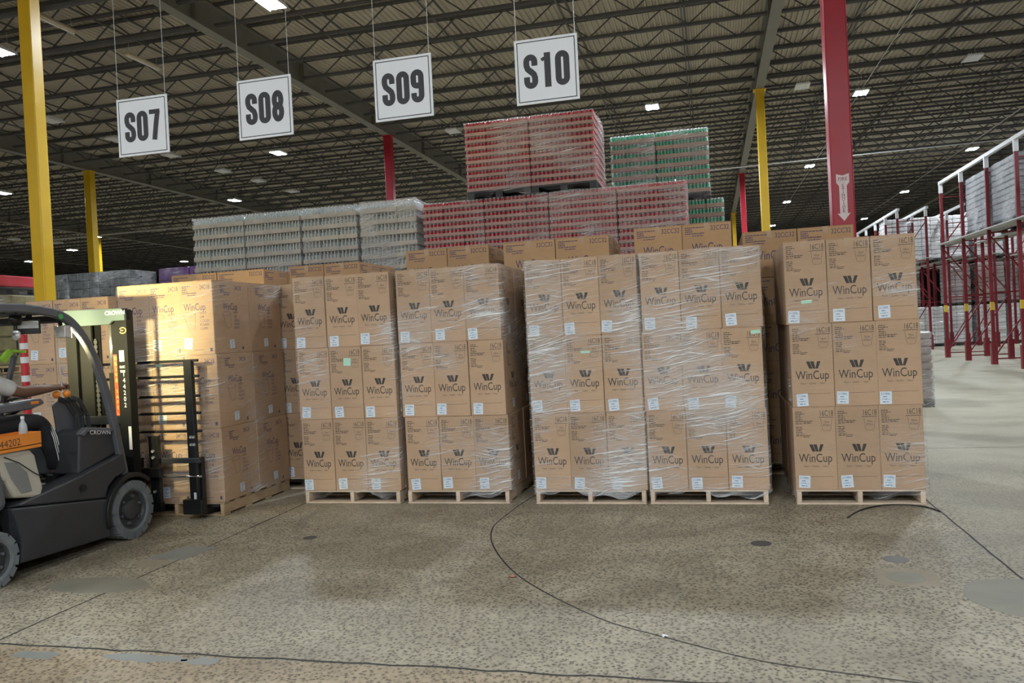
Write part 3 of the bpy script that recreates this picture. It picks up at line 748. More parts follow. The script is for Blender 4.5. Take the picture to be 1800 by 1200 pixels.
# rear pallets of wide 32CC32 cartons
def stack32(x0, y0, W, ztop, desc, seed, n=5, D=.6, dens=.4, dz=(0, 0)):
    H = (ztop - PH) / n; rng = random.Random(seed)
    pallet(x0 + W, y0, 2 * W - .01, 1.2, 'wooden pallet under ' + desc, WOOD)
    for r in range(n):
        for c in range(2):
            for d in range(2):
                rn = ('bottom layer', 'second layer', 'third layer', 'fourth layer', 'top layer')[r]
                carton('32', W - .006, D - .004, H, (x0 + (c + .5) * W, y0 + (d + .5) * D + rng.uniform(-.004, .004), PH + r * H), '32CC32 carton, %s, %s, %s file, %s' % (rn, ('left', 'right')[c], ('front', 'rear')[d], desc),
                       'wide cartons printed 32CC32', CARD2, (INKB, INKB, INKB), front=(d == 0), side=(c == 1), rotz=R(rng.uniform(-.4, .4)), tape=(r == n - 1))
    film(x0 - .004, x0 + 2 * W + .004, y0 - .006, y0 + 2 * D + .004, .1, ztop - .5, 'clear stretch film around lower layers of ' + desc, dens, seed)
stack32(.36, 8.62, .54, 2.515, 'the first rear pallet from right', 71)
stack32(-.755, 8.62, .508, 2.645, 'the second rear pallet from right', 72)
stack32(-2.205, 8.62, .592, 2.605, 'the third rear pallet from right', 73)
stack32(-3.36, 8.62, .495, 2.60, 'the fourth rear pallet from right', 74)
stack32(-5.19, 9.2, .49, 2.585, 'the fifth rear pallet from right', 75)
stack32(-6.92, 9.2, .685, 2.585, 'the sixth rear pallet from right', 76)

# ------------------------------------------------------------------ pallet loads of cans and bottles
def plastic_pallet_mesh(W, D):
    m = MB(); m.cbox(-W / 2, W / 2, -D / 2, D / 2, .095, .128, .006)
    for i in (-1, 0, 1):
        m.box(i * (W / 2 - .06) - .06, i * (W / 2 - .06) + .06, -D / 2 + .01, D / 2 - .01, 0, .02)
        for j in (-1, 0, 1): m.box(i * (W / 2 - .06) - .06, i * (W / 2 - .06) + .06, j * (D / 2 - .08) - .07, j * (D / 2 - .08) + .07, .02, .095)
    return m.mesh('plastic_pallet')
_tk = {}
def tray_kit(kind, w, d, lh):
    k = (kind, round(w, 3), round(d, 3), lh)
    if k in _tk: return _tk[k]
    th = {'silver': .075}.get(kind, lh * .44); t = MB(); e = .004
    t.box(-w / 2 + e, w / 2 - e, -d / 2 + e, d / 2 - e, 0, .006)
    for (a, b, c, f) in ((-w / 2 + .001, w / 2 - .001, -d / 2 + .001, -d / 2 + e), (-w / 2 + .001, w / 2 - .001, d / 2 - e, d / 2 - .001), (-w / 2 + .001, -w / 2 + e, -d / 2 + e, d / 2 - e), (w / 2 - e, w / 2 - .001, -d / 2 + e, d / 2 - e)): t.box(a, b, c, f, 0, th)
    cn = MB(); nx = max(3, round(w / .067)); ny = max(3, round(d / .067)); px = (w - .012) / nx; py = (d - .012) / ny; r = min(px, py) / 2 * .97
    H = lh - .006
    if kind == 'silver': prof = [(.006, r), (H * .58, r), (H * .78, r * .45), (H * .9, r * .40), (H * .9, r * .5), (H, r * .5), (H, .001)]
    else: prof = [(.006, r), (H * .90, r), (H * .97, r * .86), (H, r * .86), (H, .001)]
    for i in range(nx):
        for j in range(ny):
            if 0 < i < nx - 1 and 0 < j < ny - 1 and kind != 'silver': 
                if not (j == 1): continue
            cn.lathe(prof, (-w / 2 + .006 + (i + .5) * px, -d / 2 + .006 + (j + .5) * py, 0), 8, 'z')
    a = t.mesh('tray'); b = cn.mesh('cans', True)
    a.materials.append({'red': PTRAY, 'silver': M_('tray_pale_grey', (.52, .48, .43), .6, var=.1, rnd=.15), 'green': TRAY}[kind]); b.materials.append({'red': CANR, 'silver': CANS, 'green': CANG}[kind])
    _tk[k] = (a, b); return a, b
def can_load(kind, x0, W, y0, z0, D, n, lh, label, group, dens, seed, side=True):
    t = thing('wrapped_%s_load' % {'red': 'can', 'green': 'can', 'silver': 'bottle'}[kind], label, 'pallet load', (x0 + W / 2, y0 + D / 2, z0), group=group)
    pm = plastic_pallet_mesh(W, D); obj('pallet', pm, BLKPAL, t)
    a, b = tray_kit(kind, W / 3, D / 3, lh); rng = random.Random(seed)
    for r in range(n):
        for c in range(3):
            for d in range(3):
                if d == 0 or c == 2 or r == n - 1:
                    tr = obj('tray', a, None, t, (-W / 2 + (c + .5) * W / 3 + rng.uniform(-.004, .004), -D / 2 + (d + .5) * D / 3, .128 + r * lh))
                    s = obj('bottles' if kind == 'silver' else 'cans', b, None, tr); s['kind'] = 'stuff'
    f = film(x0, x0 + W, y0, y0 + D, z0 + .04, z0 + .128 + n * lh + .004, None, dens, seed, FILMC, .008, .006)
    f.location = (0, 0, -z0); f.parent = t
    return t
def hidden_load(kind, x0, W, y0, z0, D, n, lh, label, group):
    t = thing('wrapped_pallet_load', label, 'pallet load', (x0 + W / 2, y0 + D / 2, z0), group=group)
    obj('pallet', plastic_pallet_mesh(W, D), BLKPAL, t)
    m = MB(); k = MB()
    for r in range(n):
        z = .128 + r * lh; m.box(-W / 2 + .004, W / 2 - .004, -D / 2 + .004, D / 2 - .004, z, z + lh * .45); k.box(-W / 2 + .012, W / 2 - .012, -D / 2 + .012, D / 2 - .012, z + lh * .45, z + lh)
    obj('tray_layers', m, TRAY, t)['kind'] = 'stuff'; obj('can_layers', k, {'red': CANR, 'green': CANG, 'silver': CANS}[kind], t)['kind'] = 'stuff'
TZ = 1.298
RX = [(-4.72, 1.09), (-3.62, 1.10), (-2.505, 1.115), (-1.375, 1.10)]
for i, (x, W_) in enumerate(RX):
    for tz in (0, 1): hidden_load('red', x, W_, 13.0, tz * TZ, 1.22, 10, .117, 'red can pallet load on a lower tier hidden behind cartons', 'hidden lower red can loads')
    can_load('red', x, W_, 13.0, 2 * TZ, 1.22, 10, .117, 'shrink wrapped red can pallet, lower visible tier, %s of four' % ('leftmost', 'second from left', 'third from left', 'rightmost')[i], 'red can pallets', (.62, .7, .95, .9)[i], 80 + i)
can_load('red', -3.9, 1.11, 13.0, 3 * TZ, 1.22, 10, .117, 'shrink wrapped red can pallet on top, left one under sign S10', 'red can pallets', .5, 90)
can_load('red', -2.78, 1.09, 13.0, 3 * TZ, 1.22, 10, .117, 'shrink wrapped red can pallet on top, right one beside the green cans', 'red can pallets', .6, 91)
for i, (x, W_) in enumerate(((-9.27, 1.07), (-8.18, 1.11), (-7.03, 1.07), (-5.90, 1.06))):
    for tz in (0, 1): hidden_load('silver', x, W_, 13.0, tz * 1.345, 1.22, 6, .2, 'bottle pallet load on a lower tier hidden behind cartons', 'hidden lower bottle loads')
    can_load('silver', x, W_, 13.0, 2 * 1.345, 1.22, 6, .2, 'shrink wrapped clear bottle pallet, %s of four' % ('leftmost', 'second from left', 'third from left', 'rightmost')[i], 'clear bottle pallets', (.45, .5, .62, .95)[i], 100 + i)
for i, (x, W_) in enumerate(((-1.62, .80), (-.80, .91))):
    for tz in (0, 1, 2):
        xx = x + (0, .215)[i] if tz == 2 else x + (0, .215)[i]
        if tz < 2: hidden_load('green', xx, W_, 14.6, tz * 1.268, 1.22, 7, .1628, 'green can pallet load on a lower tier hidden behind cartons', 'hidden lower green can loads')
        else: can_load('green', xx, W_, 14.6, tz * 1.268, 1.22, 7, .1628, ('lower green can pallet hidden behind the red pallets', 'lower green can pallet peeking out right of the red cans')[i], 'green can pallets', .5, 110 + i)
    can_load('green', x, W_, 14.6, 3 * 1.268, 1.22, 7, .1628, 'shrink wrapped green can pallet on top, %s' % ('left, partly behind the red cans', 'right')[i], 'green can pallets', (.95, .6)[i], 115 + i)

# ------------------------------------------------------------------ dark and purple wrapped loads far left
def wrapped(name, x0, W, y0, D, z0, H, n, mat, label, group, palm=BLKPAL, dens=.8, seed=1):
    t = thing(name, label, 'pallet load', (x0 + W / 2, y0 + D / 2, z0), group=group)
    obj('pallet', plastic_pallet_mesh(W, D), palm, t); lh = (H - .128) / n; rng = random.Random(seed)
    k = ('cl', round(W, 2), round(D, 2), round(lh, 3), mat.name)
    if k not in _tk:
        m = MB(); nx = 3
        for i in range(nx): m.cbox(-W / 2 + i * W / nx + .003, -W / 2 + (i + 1) * W / nx - .003, -D / 2, D / 2, .004, lh - .004, min(.022, lh * .2))
        q = m.mesh('case_layer'); q.materials.append(mat); _tk[k] = q
    for r in range(n): obj('case_layer', _tk[k], None, t, (rng.uniform(-.008, .008), rng.uniform(-.008, .008), .128 + r * lh), kind='stuff')
    if dens > 0:
        f = film(x0, x0 + W, y0, y0 + D, z0 + .03, z0 + H - .012, None, dens, seed, FILMC, .012, .01); f.location = (0, 0, -z0); f.parent = t
    return t
for i in range(4):
    for tz in (0, 1, 2):
        top = tz == 2
        wrapped('dark_wrapped_load', -20.75 + i * 1.08, 1.04, 20.0, 1.2, tz * 1.345, 1.345, 5, DKWRAP,
                'dark film wrapped pallet, %s of four behind the forklift' % ('leftmost', 'second from left', 'third from left', 'rightmost')[i] if top else 'dark wrapped pallet on a lower tier hidden behind cartons',
                'dark wrapped pallets' if top else 'hidden lower dark loads', dens=.75 if top else 0, seed=130 + i)
for i in range(3):
    wrapped('purple_wrapped_load', -17.0 + i * 1.12, 1.08, 22.0, 1.2, 0, 4.22, 10, PUR, 'purple film wrapped pallet stack, %s of three left of the wide cartons' % ('leftmost', 'middle', 'rightmost')[i], 'purple wrapped pallets', dens=.7, seed=140 + i)
# mixed goods at the far left behind the forklift
wrapped('mixed_goods_load', -12.6, 1.15, 10.6, 1.2, 0, 1.35, 4, M_('brown_goods', (.30, .22, .13), .5, var=.3), 'brown wrapped goods pallet on the floor at the far left edge', 'mixed pallets at far left', WOOD, .5, 150)
wrapped('mixed_goods_load', -12.6, 1.15, 10.6, 1.2, 1.35, 1.33, 5, M_('olive_goods', (.26, .24, .12), .5, var=.3), 'olive wrapped goods pallet stacked at the far left edge', 'mixed pallets at far left', WOOD, .6, 151)
wrapped('red_wrapped_load', -12.5, 1.0, 10.7, 1.0, 2.68, .33, 1, M_('red_goods', (.6, .03, .06), .4), 'low red bundle on top of the olive pallet at left edge', 'mixed pallets at far left', BLKPAL, .3, 152)
t = thing('striped_post', 'red and white banded post seen through the forklift cab', 'post', (-9.67, 9.5, 0))
m = MB(); m.lathe([(0, .001), (0, .18), (.03, .18), (.05, .055), (1.93, .05), (1.95, .03), (1.95, .001)], (0, 0, 0), 16, 'z'); obj('pole', m, M_('post_red', (.55, .03, .04), .45), t)
for z in (.9, 1.25, 1.52, 1.72):
    m = MB(); m.lathe([(z, .050), (z, .056), (z + .09, .056), (z + .09, .050)], (0, 0, 0), 16, 'z'); obj('white_band', m, WHITE, t)

# low wrapped pallet behind the rightmost cartons
wrapped('wrapped_case_load', 2.42, 1.15, 14.6, 1.2, 0, 1.27, 9, CASEP, 'low shrink wrapped case pallet peeking out right of the front cartons', 'low case pallets', dens=.95, seed=160)

# ------------------------------------------------------------------ red pallet racking
def rack(xs, ys, label, group, ztop=5.95):
    t = thing('pallet_rack', label, 'rack', (xs[0], ys[0], 0), group=group)
    X0, Y0 = xs[0], ys[0]
    pm = MB(); pm.box(-.045, .045, -.035, .035, 0, ztop - .35); pm = pm.mesh('upright'); pm.materials.append(RACK)
    ft = MB(); ft.box(-.075, .075, -.07, .07, 0, .62); ft = ft.mesh('post_guard'); ft.materials.append(RACK)
    tb = MB(); tb.box(-.055, .055, -.045, .045, ztop - .36, ztop); tb = tb.mesh('top_bracket'); tb.materials.append(WHITE)
    tg = MB(); tg.box(-.048, .048, -.0375, .0375, 1.55, 1.78); tg = tg.mesh('level_tag'); tg.materials.append(M_('yellow_tag', (.75, .5, .05), .5))
    for yi, y in enumerate(ys):
        for xi, x in enumerate(xs):
            u = obj('upright', pm, None, t, (x - X0, y - Y0, 0)); obj('top_bracket', tb, None, u); obj('post_guard', ft, None, u)
            if xi == 0: obj('level_tag', tg, None, u)
        for i in range(0, len(xs) - 1, 2):
            a, b = xs[i] - X0, xs[i + 1] - X0; yy = y - Y0
            for z in (.16, 2.05, 3.75, 5.45):
                m = MB(); m.bar((a, yy, z), (b, yy, z), .035); obj('cross_bar', m, RACK, t)
            for (z1, z2) in ((.18, 2.0), (3.7, 2.1), (3.8, 5.4)):
                m = MB(); m.bar((a, yy + .02, z1), (b, yy + .02, z2), .035); obj('diagonal_brace', m, RACK, t)
    ylen = ys[-1] - ys[0]
    for i, x in enumerate(xs):
        m = MB(); m.box(x - X0 - .05, x - X0 + .05, -.25, ylen + .1, ztop - .06, ztop + .04); obj('top_tie', m, WHITE, t)
        for zz in (3.86,):
            m = MB(); s = 1
            m.box(x - X0 - .17, x - X0 + .17, -.2, ylen + .2, zz - .035, zz)
            m.box(x - X0 + .15, x - X0 + .17, -.2, ylen + .2, zz - .10, zz - .035)
            obj('pallet_rail', m, GALV, t)
    return t
AY = [16.1, 18.4, 20.75, 23.07, 25.34, 27.7, 29.94]
rack([7.8, 9.0, 10.7, 11.9], AY, 'red and white pallet racking nearest the right edge', 'red pallet racks')
BX = [7.85, 8.95, 10.35, 11.45, 12.9, 14.0]
rack(BX, [36.7, 39.0, 41.3, 43.6, 45.9], 'farther red pallet racking full of pale loads beyond the aisle', 'red pallet racks')
RG = 'pale case pallets in the racks'
wrapped('wrapped_case_load', 7.87, 1.04, 25.5, 2.0, 3.865, 1.75, 10, CASEG, 'grey film wrapped case pallet high in the near rack', RG, dens=.8, seed=170)
wrapped('wrapped_case_load', 9.15, 1.1, 25.5, 2.0, 3.865, 1.72, 10, CASEW, 'white case pallet high in the near rack behind the grey one', RG, dens=.4, seed=171)
wrapped('wrapped_case_load', 7.87, 1.04, 23.2, 2.0, 3.865, 1.75, 10, CASEG, 'grey film wrapped case pallet high in the rack at the right edge', RG, dens=.8, seed=172)
wrapped('wrapped_case_load', 9.25, 1.15, 24.4, 1.2, 0, 2.05, 12, CASEP, 'tall pale case pallet on the floor at the right edge', RG, dens=.5, seed=173)
k = 0
for zl, (zz, nn) in enumerate(((0, 'floor level'), (1.80, 'second level'), (3.865, 'top level'))):
    for i in range(6):
        x, W_ = ((7.93, .94), (9.06, 1.15), (10.43, .94), (11.58, 1.15), (12.98, .94), (14.1, 1.1))[i]
        if zl == 1 and i < 2: continue
        wrapped('wrapped_case_load', x, W_, 39.6, 1.2, zz, (1.80, 1.85, 2.0)[zl], 10, (CASEW, CASEP, CASEW)[zl] if not (zl == 2 and i > 4) else CASEP,
                'pale case pallet in the far rack, %s, %s from left' % (nn, ('first', 'second', 'third', 'fourth', 'fifth', 'sixth')[i]), RG, dens=.35, seed=180 + k); k += 1
# ------------------------------------------------------------------ forklift
FX, FY = -5.45, 4.9
fk = thing('forklift', 'dark grey counterbalance forklift with beige hood carrying the left load', 'forklift', (FX, FY, 0))
def yz(P): return [(a - FY, b) for a, b in P]
def FP(name, poly, x0, x1, mat, bevel=.008, parent=None, **kw):
    m = MB(); m.prism(yz(poly), x0, x1, 'x'); return obj(name, m, mat, parent or fk, bevel=bevel, **kw)
def FB(name, x0, x1, y0, y1, z0, z1, mat, bevel=.006, parent=None, **kw):
    m = MB(); m.box(x0, x1, y0 - FY, y1 - FY, z0, z1); return obj(name, m, mat, parent or fk, bevel=bevel, **kw)
FB('chassis', -.36, .36, 4.1, 6.0, .10, .50, BLACK)
for s in (-1, 1):
    a, b = sorted((s * .40, s * .56))
    FP('side_skirt', [(4.67, .12), (5.55, .085), (5.57, .22), (5.545, .40), (4.62, .53), (4.66, .42), (4.69, .28)], a, b, GREY, .012)
    a, b = sorted((s * .37, s * .545))
    FP('side_fairing', [(4.62, .535), (5.545, .405), (5.58, .49), (5.66, .55), (5.80, .585), (5.775, .75), (5.60, .71), (5.30, .645), (4.93, .585)], a, b, GREY, .015)
    a, b = sorted((s * .548, s * .556)); m = MB(); m.lathe([(a, .001), (a, .03), (b, .03), (b, .001)], (0, 5.30 - FY, .54), 14, 'x'); obj('grommet', m, BLACK, fk)
    # fender hood over the drive wheel
    o_ = [(5.82 + .315 * math.cos(R(t)), .25 + .315 * math.sin(R(t))) for t in range(48, 206, 10)]; i_ = [(5.82 + .278 * math.cos(R(t)), .25 + .278 * math.sin(R(t))) for t in range(198, 40, -10)]
    a, b = sorted((s * .36, s * .585)); FP('fender', o_ + i_, a, b, BLACK, .006)
FP('cowl', [(5.32, .64), (5.35, .96), (5.40, 1.0), (5.74, .95), (5.79, .76), (5.60, .71)], -.47, .50, GREY, .02)
FP('cowl_trim', [(5.33, .965), (5.40, 1.012), (5.75, .962), (5.75, .935), (5.41, .975), (5.36, .94)], .47, .53, GREYL, .006)
m = MB(); put(m, text('CROWN', .045, 'LEFT', 1.3), lambda a, b: (.5305, 5.42 - FY + a, .952 + b - a * .13)); obj('maker_lettering', m, WHITE, fk)
FB('floor_plate', -.44, .44, 4.93, 5.34, .50, .535, BLACK)
FP('counterweight', [(3.90, .18), (4.24, .18), (4.26, .44), (4.62, .53), (4.60, .88), (4.48, .95), (4.02, .97), (3.90, .88), (3.86, .55)], -.54, .54, GREYL, .05)
hood = FP('battery_hood', [(4.49, .95), (4.83, .925), (4.875, .87), (4.93, .62), (4.905, .55), (4.68, .59), (4.61, .72), (4.49, .80)], -.52, .535, BEIGE, .02)
FP('hood_panel', [(4.60, .865), (4.70, .845), (4.79, .76), (4.825, .615), (4.73, .615), (4.65, .74)], .534, .540, GREYP, .004, hood)
m = MB(); m.tube([(.541, a - FY, b) for a, b in ((4.60, .90), (4.72, .84), (4.84, .75), (4.92, .70))], .004, 5); obj('hood_seam', m, BLACK, hood)
# overhead guard
OG = [(5.795, .56), (5.765, .726), (5.705, 1.02), (5.62, 1.32), (5.51, 1.60), (5.37, 1.80), (5.20, 1.915), (4.90, 1.962), (4.60, 1.962), (4.30, 1.94), (4.08, 1.86), (4.02, 1.70), (4.05, 1.30), (4.10, .95)]
OGs = spline(OG, 5)
for s in (-1, 1):
    m = MB(); n_ = len(OGs)
    for i, (a, b) in enumerate(OGs):
        p, q = OGs[max(i - 1, 0)], OGs[min(i + 1, n_ - 1)]; l = math.hypot(q[0] - p[0], q[1] - p[1]); nx, ny = -(q[1] - p[1]) / l * .032, (q[0] - p[0]) / l * .032
        for (sx, k) in ((-1, -1), (1, -1), (1, 1), (-1, 1)): m.v.append((s * .515 + sx * .026, a + nx * k - FY, b + ny * k))
    for i in range(n_ - 1):
        for j in range(4): m.f.append((i * 4 + j, i * 4 + (j + 1) % 4, i * 4 + 4 + (j + 1) % 4, i * 4 + 4 + j))
    m.f += [(0, 1, 2, 3), tuple((n_ - 1) * 4 + j for j in (3, 2, 1, 0))]
    obj('guard_rail', m, GREYL, fk, bevel=.01)
for i in range(9): FB('guard_slat', -.49, .49, 4.28 + i * .105, 4.31 + i * .105, 1.925, 1.965, BLACK, .004)
FB('guard_header', -.49, .49, 5.20, 5.26, 1.86, 1.92, BLACK)
m = MB(); m.lathe([(.5415, .001), (.5415, .022), (.544, .022), (.544, .001)], (0, 5.18 - FY, 1.905), 14, 'x'); obj('round_sticker', m, M_('green_sticker', (.08, .5, .12), .5), fk)
# seat
FB('seat_cushion', -.25, .25, 4.40, 4.88, .95, 1.02, BLACK, .03)
FP('seat_back', [(4.40, 1.0), (4.46, 1.02), (4.40, 1.60), (4.33, 1.62), (4.30, 1.0)], -.24, .24, BLACK, .03)
ar_ = FP('armrest', [(4.50, 1.19), (5.05, 1.20), (5.17, 1.235), (5.14, 1.275), (4.98, 1.27), (4.50, 1.245)], .25, .36, GREYL, .012)
FB('armrest_button', .30, .362, 5.03, 5.11, 1.235, 1.262, ORANGE, .006, ar_)
FB('armrest_post', .27, .33, 4.52, 4.60, .95, 1.20, BLACK)
# storage bin
m = MB(); a0, a1, c0, c1 = .34, .555, 4.53 - FY, 4.915 - FY
m.box(a0, a1, c0, c1, .952, .958)
for q in ((a0, a0 + .006, c0, c1), (a1 - .006, a1, c0, c1), (a0 + .006, a1 - .006, c0, c0 + .006), (a0 + .006, a1 - .006, c1 - .006, c1)): m.box(*q, .93, 1.045)
bin_ = obj('storage_bin', m, ORANGE, fk)
m = MB(); put(m, text('44202', .075, 'LEFT', .95), lambda a, b: (.5555, 4.555 - FY + a, .965 + b + a * .02)); obj('bin_lettering', m, INKF, bin_)
# controls
m = MB(); wc_ = Vector((-.12, 5.28 - FY, 1.20)); ax = Vector((0, -.45, .9)).normalized(); u_ = Vector((1, 0, 0)); v_ = ax.cross(u_)
m.tube([wc_ + (u_ * math.cos(t * .2618) + v_ * math.sin(t * .2618)) * .16 for t in range(25)], .013, 8, False); sw = obj('steering_wheel', m, BLACK, fk, smooth=True)
m = MB()
for t in (0, 2.09, 4.19): m.bar(wc_, wc_ + (u_ * math.cos(t) + v_ * math.sin(t)) * .155, .022, .01)
m.tube([wc_ + ax * .02, wc_ - ax * .03], .035, 10); obj('spokes', m, BLACK, sw)
m = MB(); m.tube([wc_, wc_ - ax * .26 + Vector((0, .02, 0))], .03, 8); obj('steering_column', m, GREY, fk)
con = FP('lever_console', [(5.36, .98), (5.33, 1.20), (5.39, 1.235), (5.52, 1.215), (5.60, 1.08), (5.62, .96)], .26, .275, GREYL, .003)
for i, x in enumerate((.295, .325, .355)):
    m = MB(); P = [(x, 5.37 - FY + i * .035, 1.255), (x, 5.45 - FY + i * .035, 1.225), (x, 5.53 - FY + i * .035, 1.10), (x, 5.54 - FY + i * .035, .965)]
    for p, q in zip(P, P[1:]): m.bar(p, q, .016, .034)
    lv = obj('hydraulic_lever', m, GREY, fk, bevel=.004)
    if i < 2:
        m = MB(); m.lathe([(-.03, .001), (-.026, .02), (0, .03), (.02, .026), (.03, .001)], (x, 5.35 - FY + i * .075, 1.287), 12, 'z'); obj('knob', m, ORANGE, lv, smooth=True)
# mast
MASTK = M_('mast_black', (.010, .011, .012), .75, spec=.2, var=.2)
_before = set(o.name for o in fk.children)
MY = 6.2 - FY
for sg, (o0, o1, i0, i1) in enumerate(((-.25, -.14, -.13, .0), (.29, .41, .12, .28))):
    fl0, fl1 = (o0, o1)
    web = (o0, o0 + .02) if sg == 0 else (o1 - .02, o1)
    m = MB(); m.box(o0, o1, 6.02 - FY, 6.04 - FY, .07, 2.0); m.box(o0, o1, 6.09 - FY, 6.11 - FY, .07, 1.98); m.box(*web, 6.04 - FY, 6.09 - FY, .07, 1.99); outer = obj('outer_mast_channel', m, MASTK, fk)
    web = (i0, i0 + .018) if sg == 0 else (i1 - .018, i1)
    m = MB(); m.box(i0, i1, 6.05 - FY, 6.068 - FY, .09, 1.93) if sg == 0 else m.box(i0 + .10, i1, 6.05 - FY, 6.068 - FY, .09, 1.93); m.box(i0, i1, 6.16 - FY, 6.178 - FY, .09, 1.95); m.box(*web, 6.068 - FY, 6.16 - FY, .09, 1.94); obj('inner_mast_channel', m, MASTK, fk)
    cxx = (i0 + i1) / 2 - (.03 if sg else 0)
    m = MB(); m.tube([(cxx, 6.11 - FY, .1), (cxx, 6.11 - FY, 1.42)], .038, 12); cyl = obj('lift_cylinder', m, MASTK, fk, smooth=True)
    m = MB(); m.tube([(cxx, 6.11 - FY, 1.42), (cxx, 6.11 - FY, 1.86)], .024, 12); obj('piston_rod', m, CHROME, cyl, smooth=True)
    m = MB(); z = .3
    while z < 1.7: m.box(cxx + .045, cxx + .07, 6.10 - FY, 6.115 - FY, z, z + .028); m.box(cxx + .052, cxx + .063, 6.10 - FY, 6.115 - FY, z + .028, z + .045); z += .045
    obj('lift_chain', m, GREYL, fk)['kind'] = 'stuff'
    if sg == 1:
        T = TF(6.0195 - FY)
        m = MB()
        for i, ch in enumerate('144202'): put(m, text(ch, .058, 'CENTER', .95), T, .355, 1.385 - i * .056)
        obj('fleet_number', m, WHITE, outer)
        m = MB(); m.box(.32, .37, 6.017 - FY, 6.02 - FY, 1.52, 1.62); obj('data_plate', m, M_('plate_pale', (.55, .6, .58), .5), outer)
        m = MB(); put(m, text('ELEC', .03, 'CENTER', .9), T, .345, 1.46); put(m, text('5200', .03, 'CENTER', .9), T, .345, 1.42); obj('small_lettering', m, WHITE, outer)
        m = MB(); m.stroke(arc(.368, 1.80, .034, .026, 150, -150, 14), .008, T); m.stroke([(.345, 1.80), (.375, 1.80)], .008, T); obj('maker_emblem', m, M_('emblem_gold', (.75, .5, .12), .4), outer)
        m = MB(); m.box(.232, .279, 6.044 - FY, 6.0495 - FY, .97, 1.585); rs = obj('warning_strip', m, M_('warning_red', (.62, .07, .03), .45), outer)
        m = MB()
        for i, ch in enumerate('DRIVE SAFELY'): put(m, text(ch, .045, 'CENTER', .95), TF(6.0432 - FY), .2555, 1.535 - i * .05)
        obj('warning_lettering', m, M_('warning_yellow', (.85, .55, .1), .5), rs)
        m = MB(); m.box(.375, .405, 6.017 - FY, 6.02 - FY, .72, .93); obj('data_plate', m, WHITE, outer)
PLT = M_('mast_plate_grey', (.07, .10, .11), .7, spec=.2, var=.08)
pl = MB(); pl.prism([(-.25, 1.86), (.25, 1.86), (.29, 1.89), (.42, 1.89), (.42, 1.965), (.39, 2.0), (-.22, 2.012), (-.25, 1.985)], 5.985 - FY, 6.018 - FY, 'y'); plate = obj('mast_cross_plate', pl, PLT, fk, bevel=.006)
m = MB(); put(m, text('CROWN', .052, 'CENTER', 1.05), TF(5.984 - FY), .325, 1.945); obj('maker_lettering', m, WHITE, plate)
for z in (.22, .95): FB('mast_cross_member', -.14, .29, 6.03, 6.07, z, z + .08, BLACK)
for o in fk.children:
    if o.name not in _before: o.location = (-.075, .12, 0)
# carriage, backrest, forks
for z in (.10, .42): FB('carriage_bar', -.42, .42, 6.36, 6.42, z, z + .09, BLACK)
FB('carriage_bracket', .27, .37, 6.42, 6.47, .10, .80, BLACK); FB('carriage_bracket', -.37, -.27, 6.42, 6.47, .10, .80, BLACK)
for x, z in ((.32, .66), (.32, .60), (.32, .28)):
    m = MB(); m.lathe([(0, .001), (-.014, .012), (-.014, .016), (.0, .016)], (x, 6.42 - FY, z), 6, 'y'); obj('bolt', m, BOLT, fk)
for x in (.655, -.62): FB('backrest_post', x, x + .085, 6.47, 6.52, .10, 1.50, BLACK)
for z in (1.48, 1.335, 1.15, .99, .82): FB('backrest_bar', -.62, .80, 6.485, 6.51, z, z + .026, BLACK)
FB('backrest_bar', .37, .78, 6.46, 6.50, .535, .585, GREY)
m = MB(); m.tube([(.37, 6.48 - FY, .41), (.78, 6.48 - FY, .41)], .012, 8); obj('positioner_rod', m, CHROME, fk)
for (x, z) in ((.70, .78), (.73, .78), (.70, .71), (.73, .71)):
    m = MB(); m.lathe([(0, .001), (-.012, .012), (-.012, .015), (0, .015)], (x, 6.47 - FY, z), 6, 'y'); obj('bolt', m, BOLT, fk)
m = MB(); m.box(.70, .725, 6.467 - FY, 6.471 - FY, .20, .26); obj('small_tag', m, WHITE, fk)
for x in (.64, -.03):
    m = MB(); m.prism(yz([(6.525, .58), (6.575, .58), (6.575, .088), (7.72, .06), (7.72, .048), (6.60, .036), (6.525, .036)]), x, x + .12, 'x'); obj('fork', m, BLACK, fk, bevel=.005)
FB('fork_carrier', .60, .80, 6.43, 6.52, .06, .20, BLACK); FB('fork_carrier', -.07, .13, 6.43, 6.52, .06, .20, BLACK)
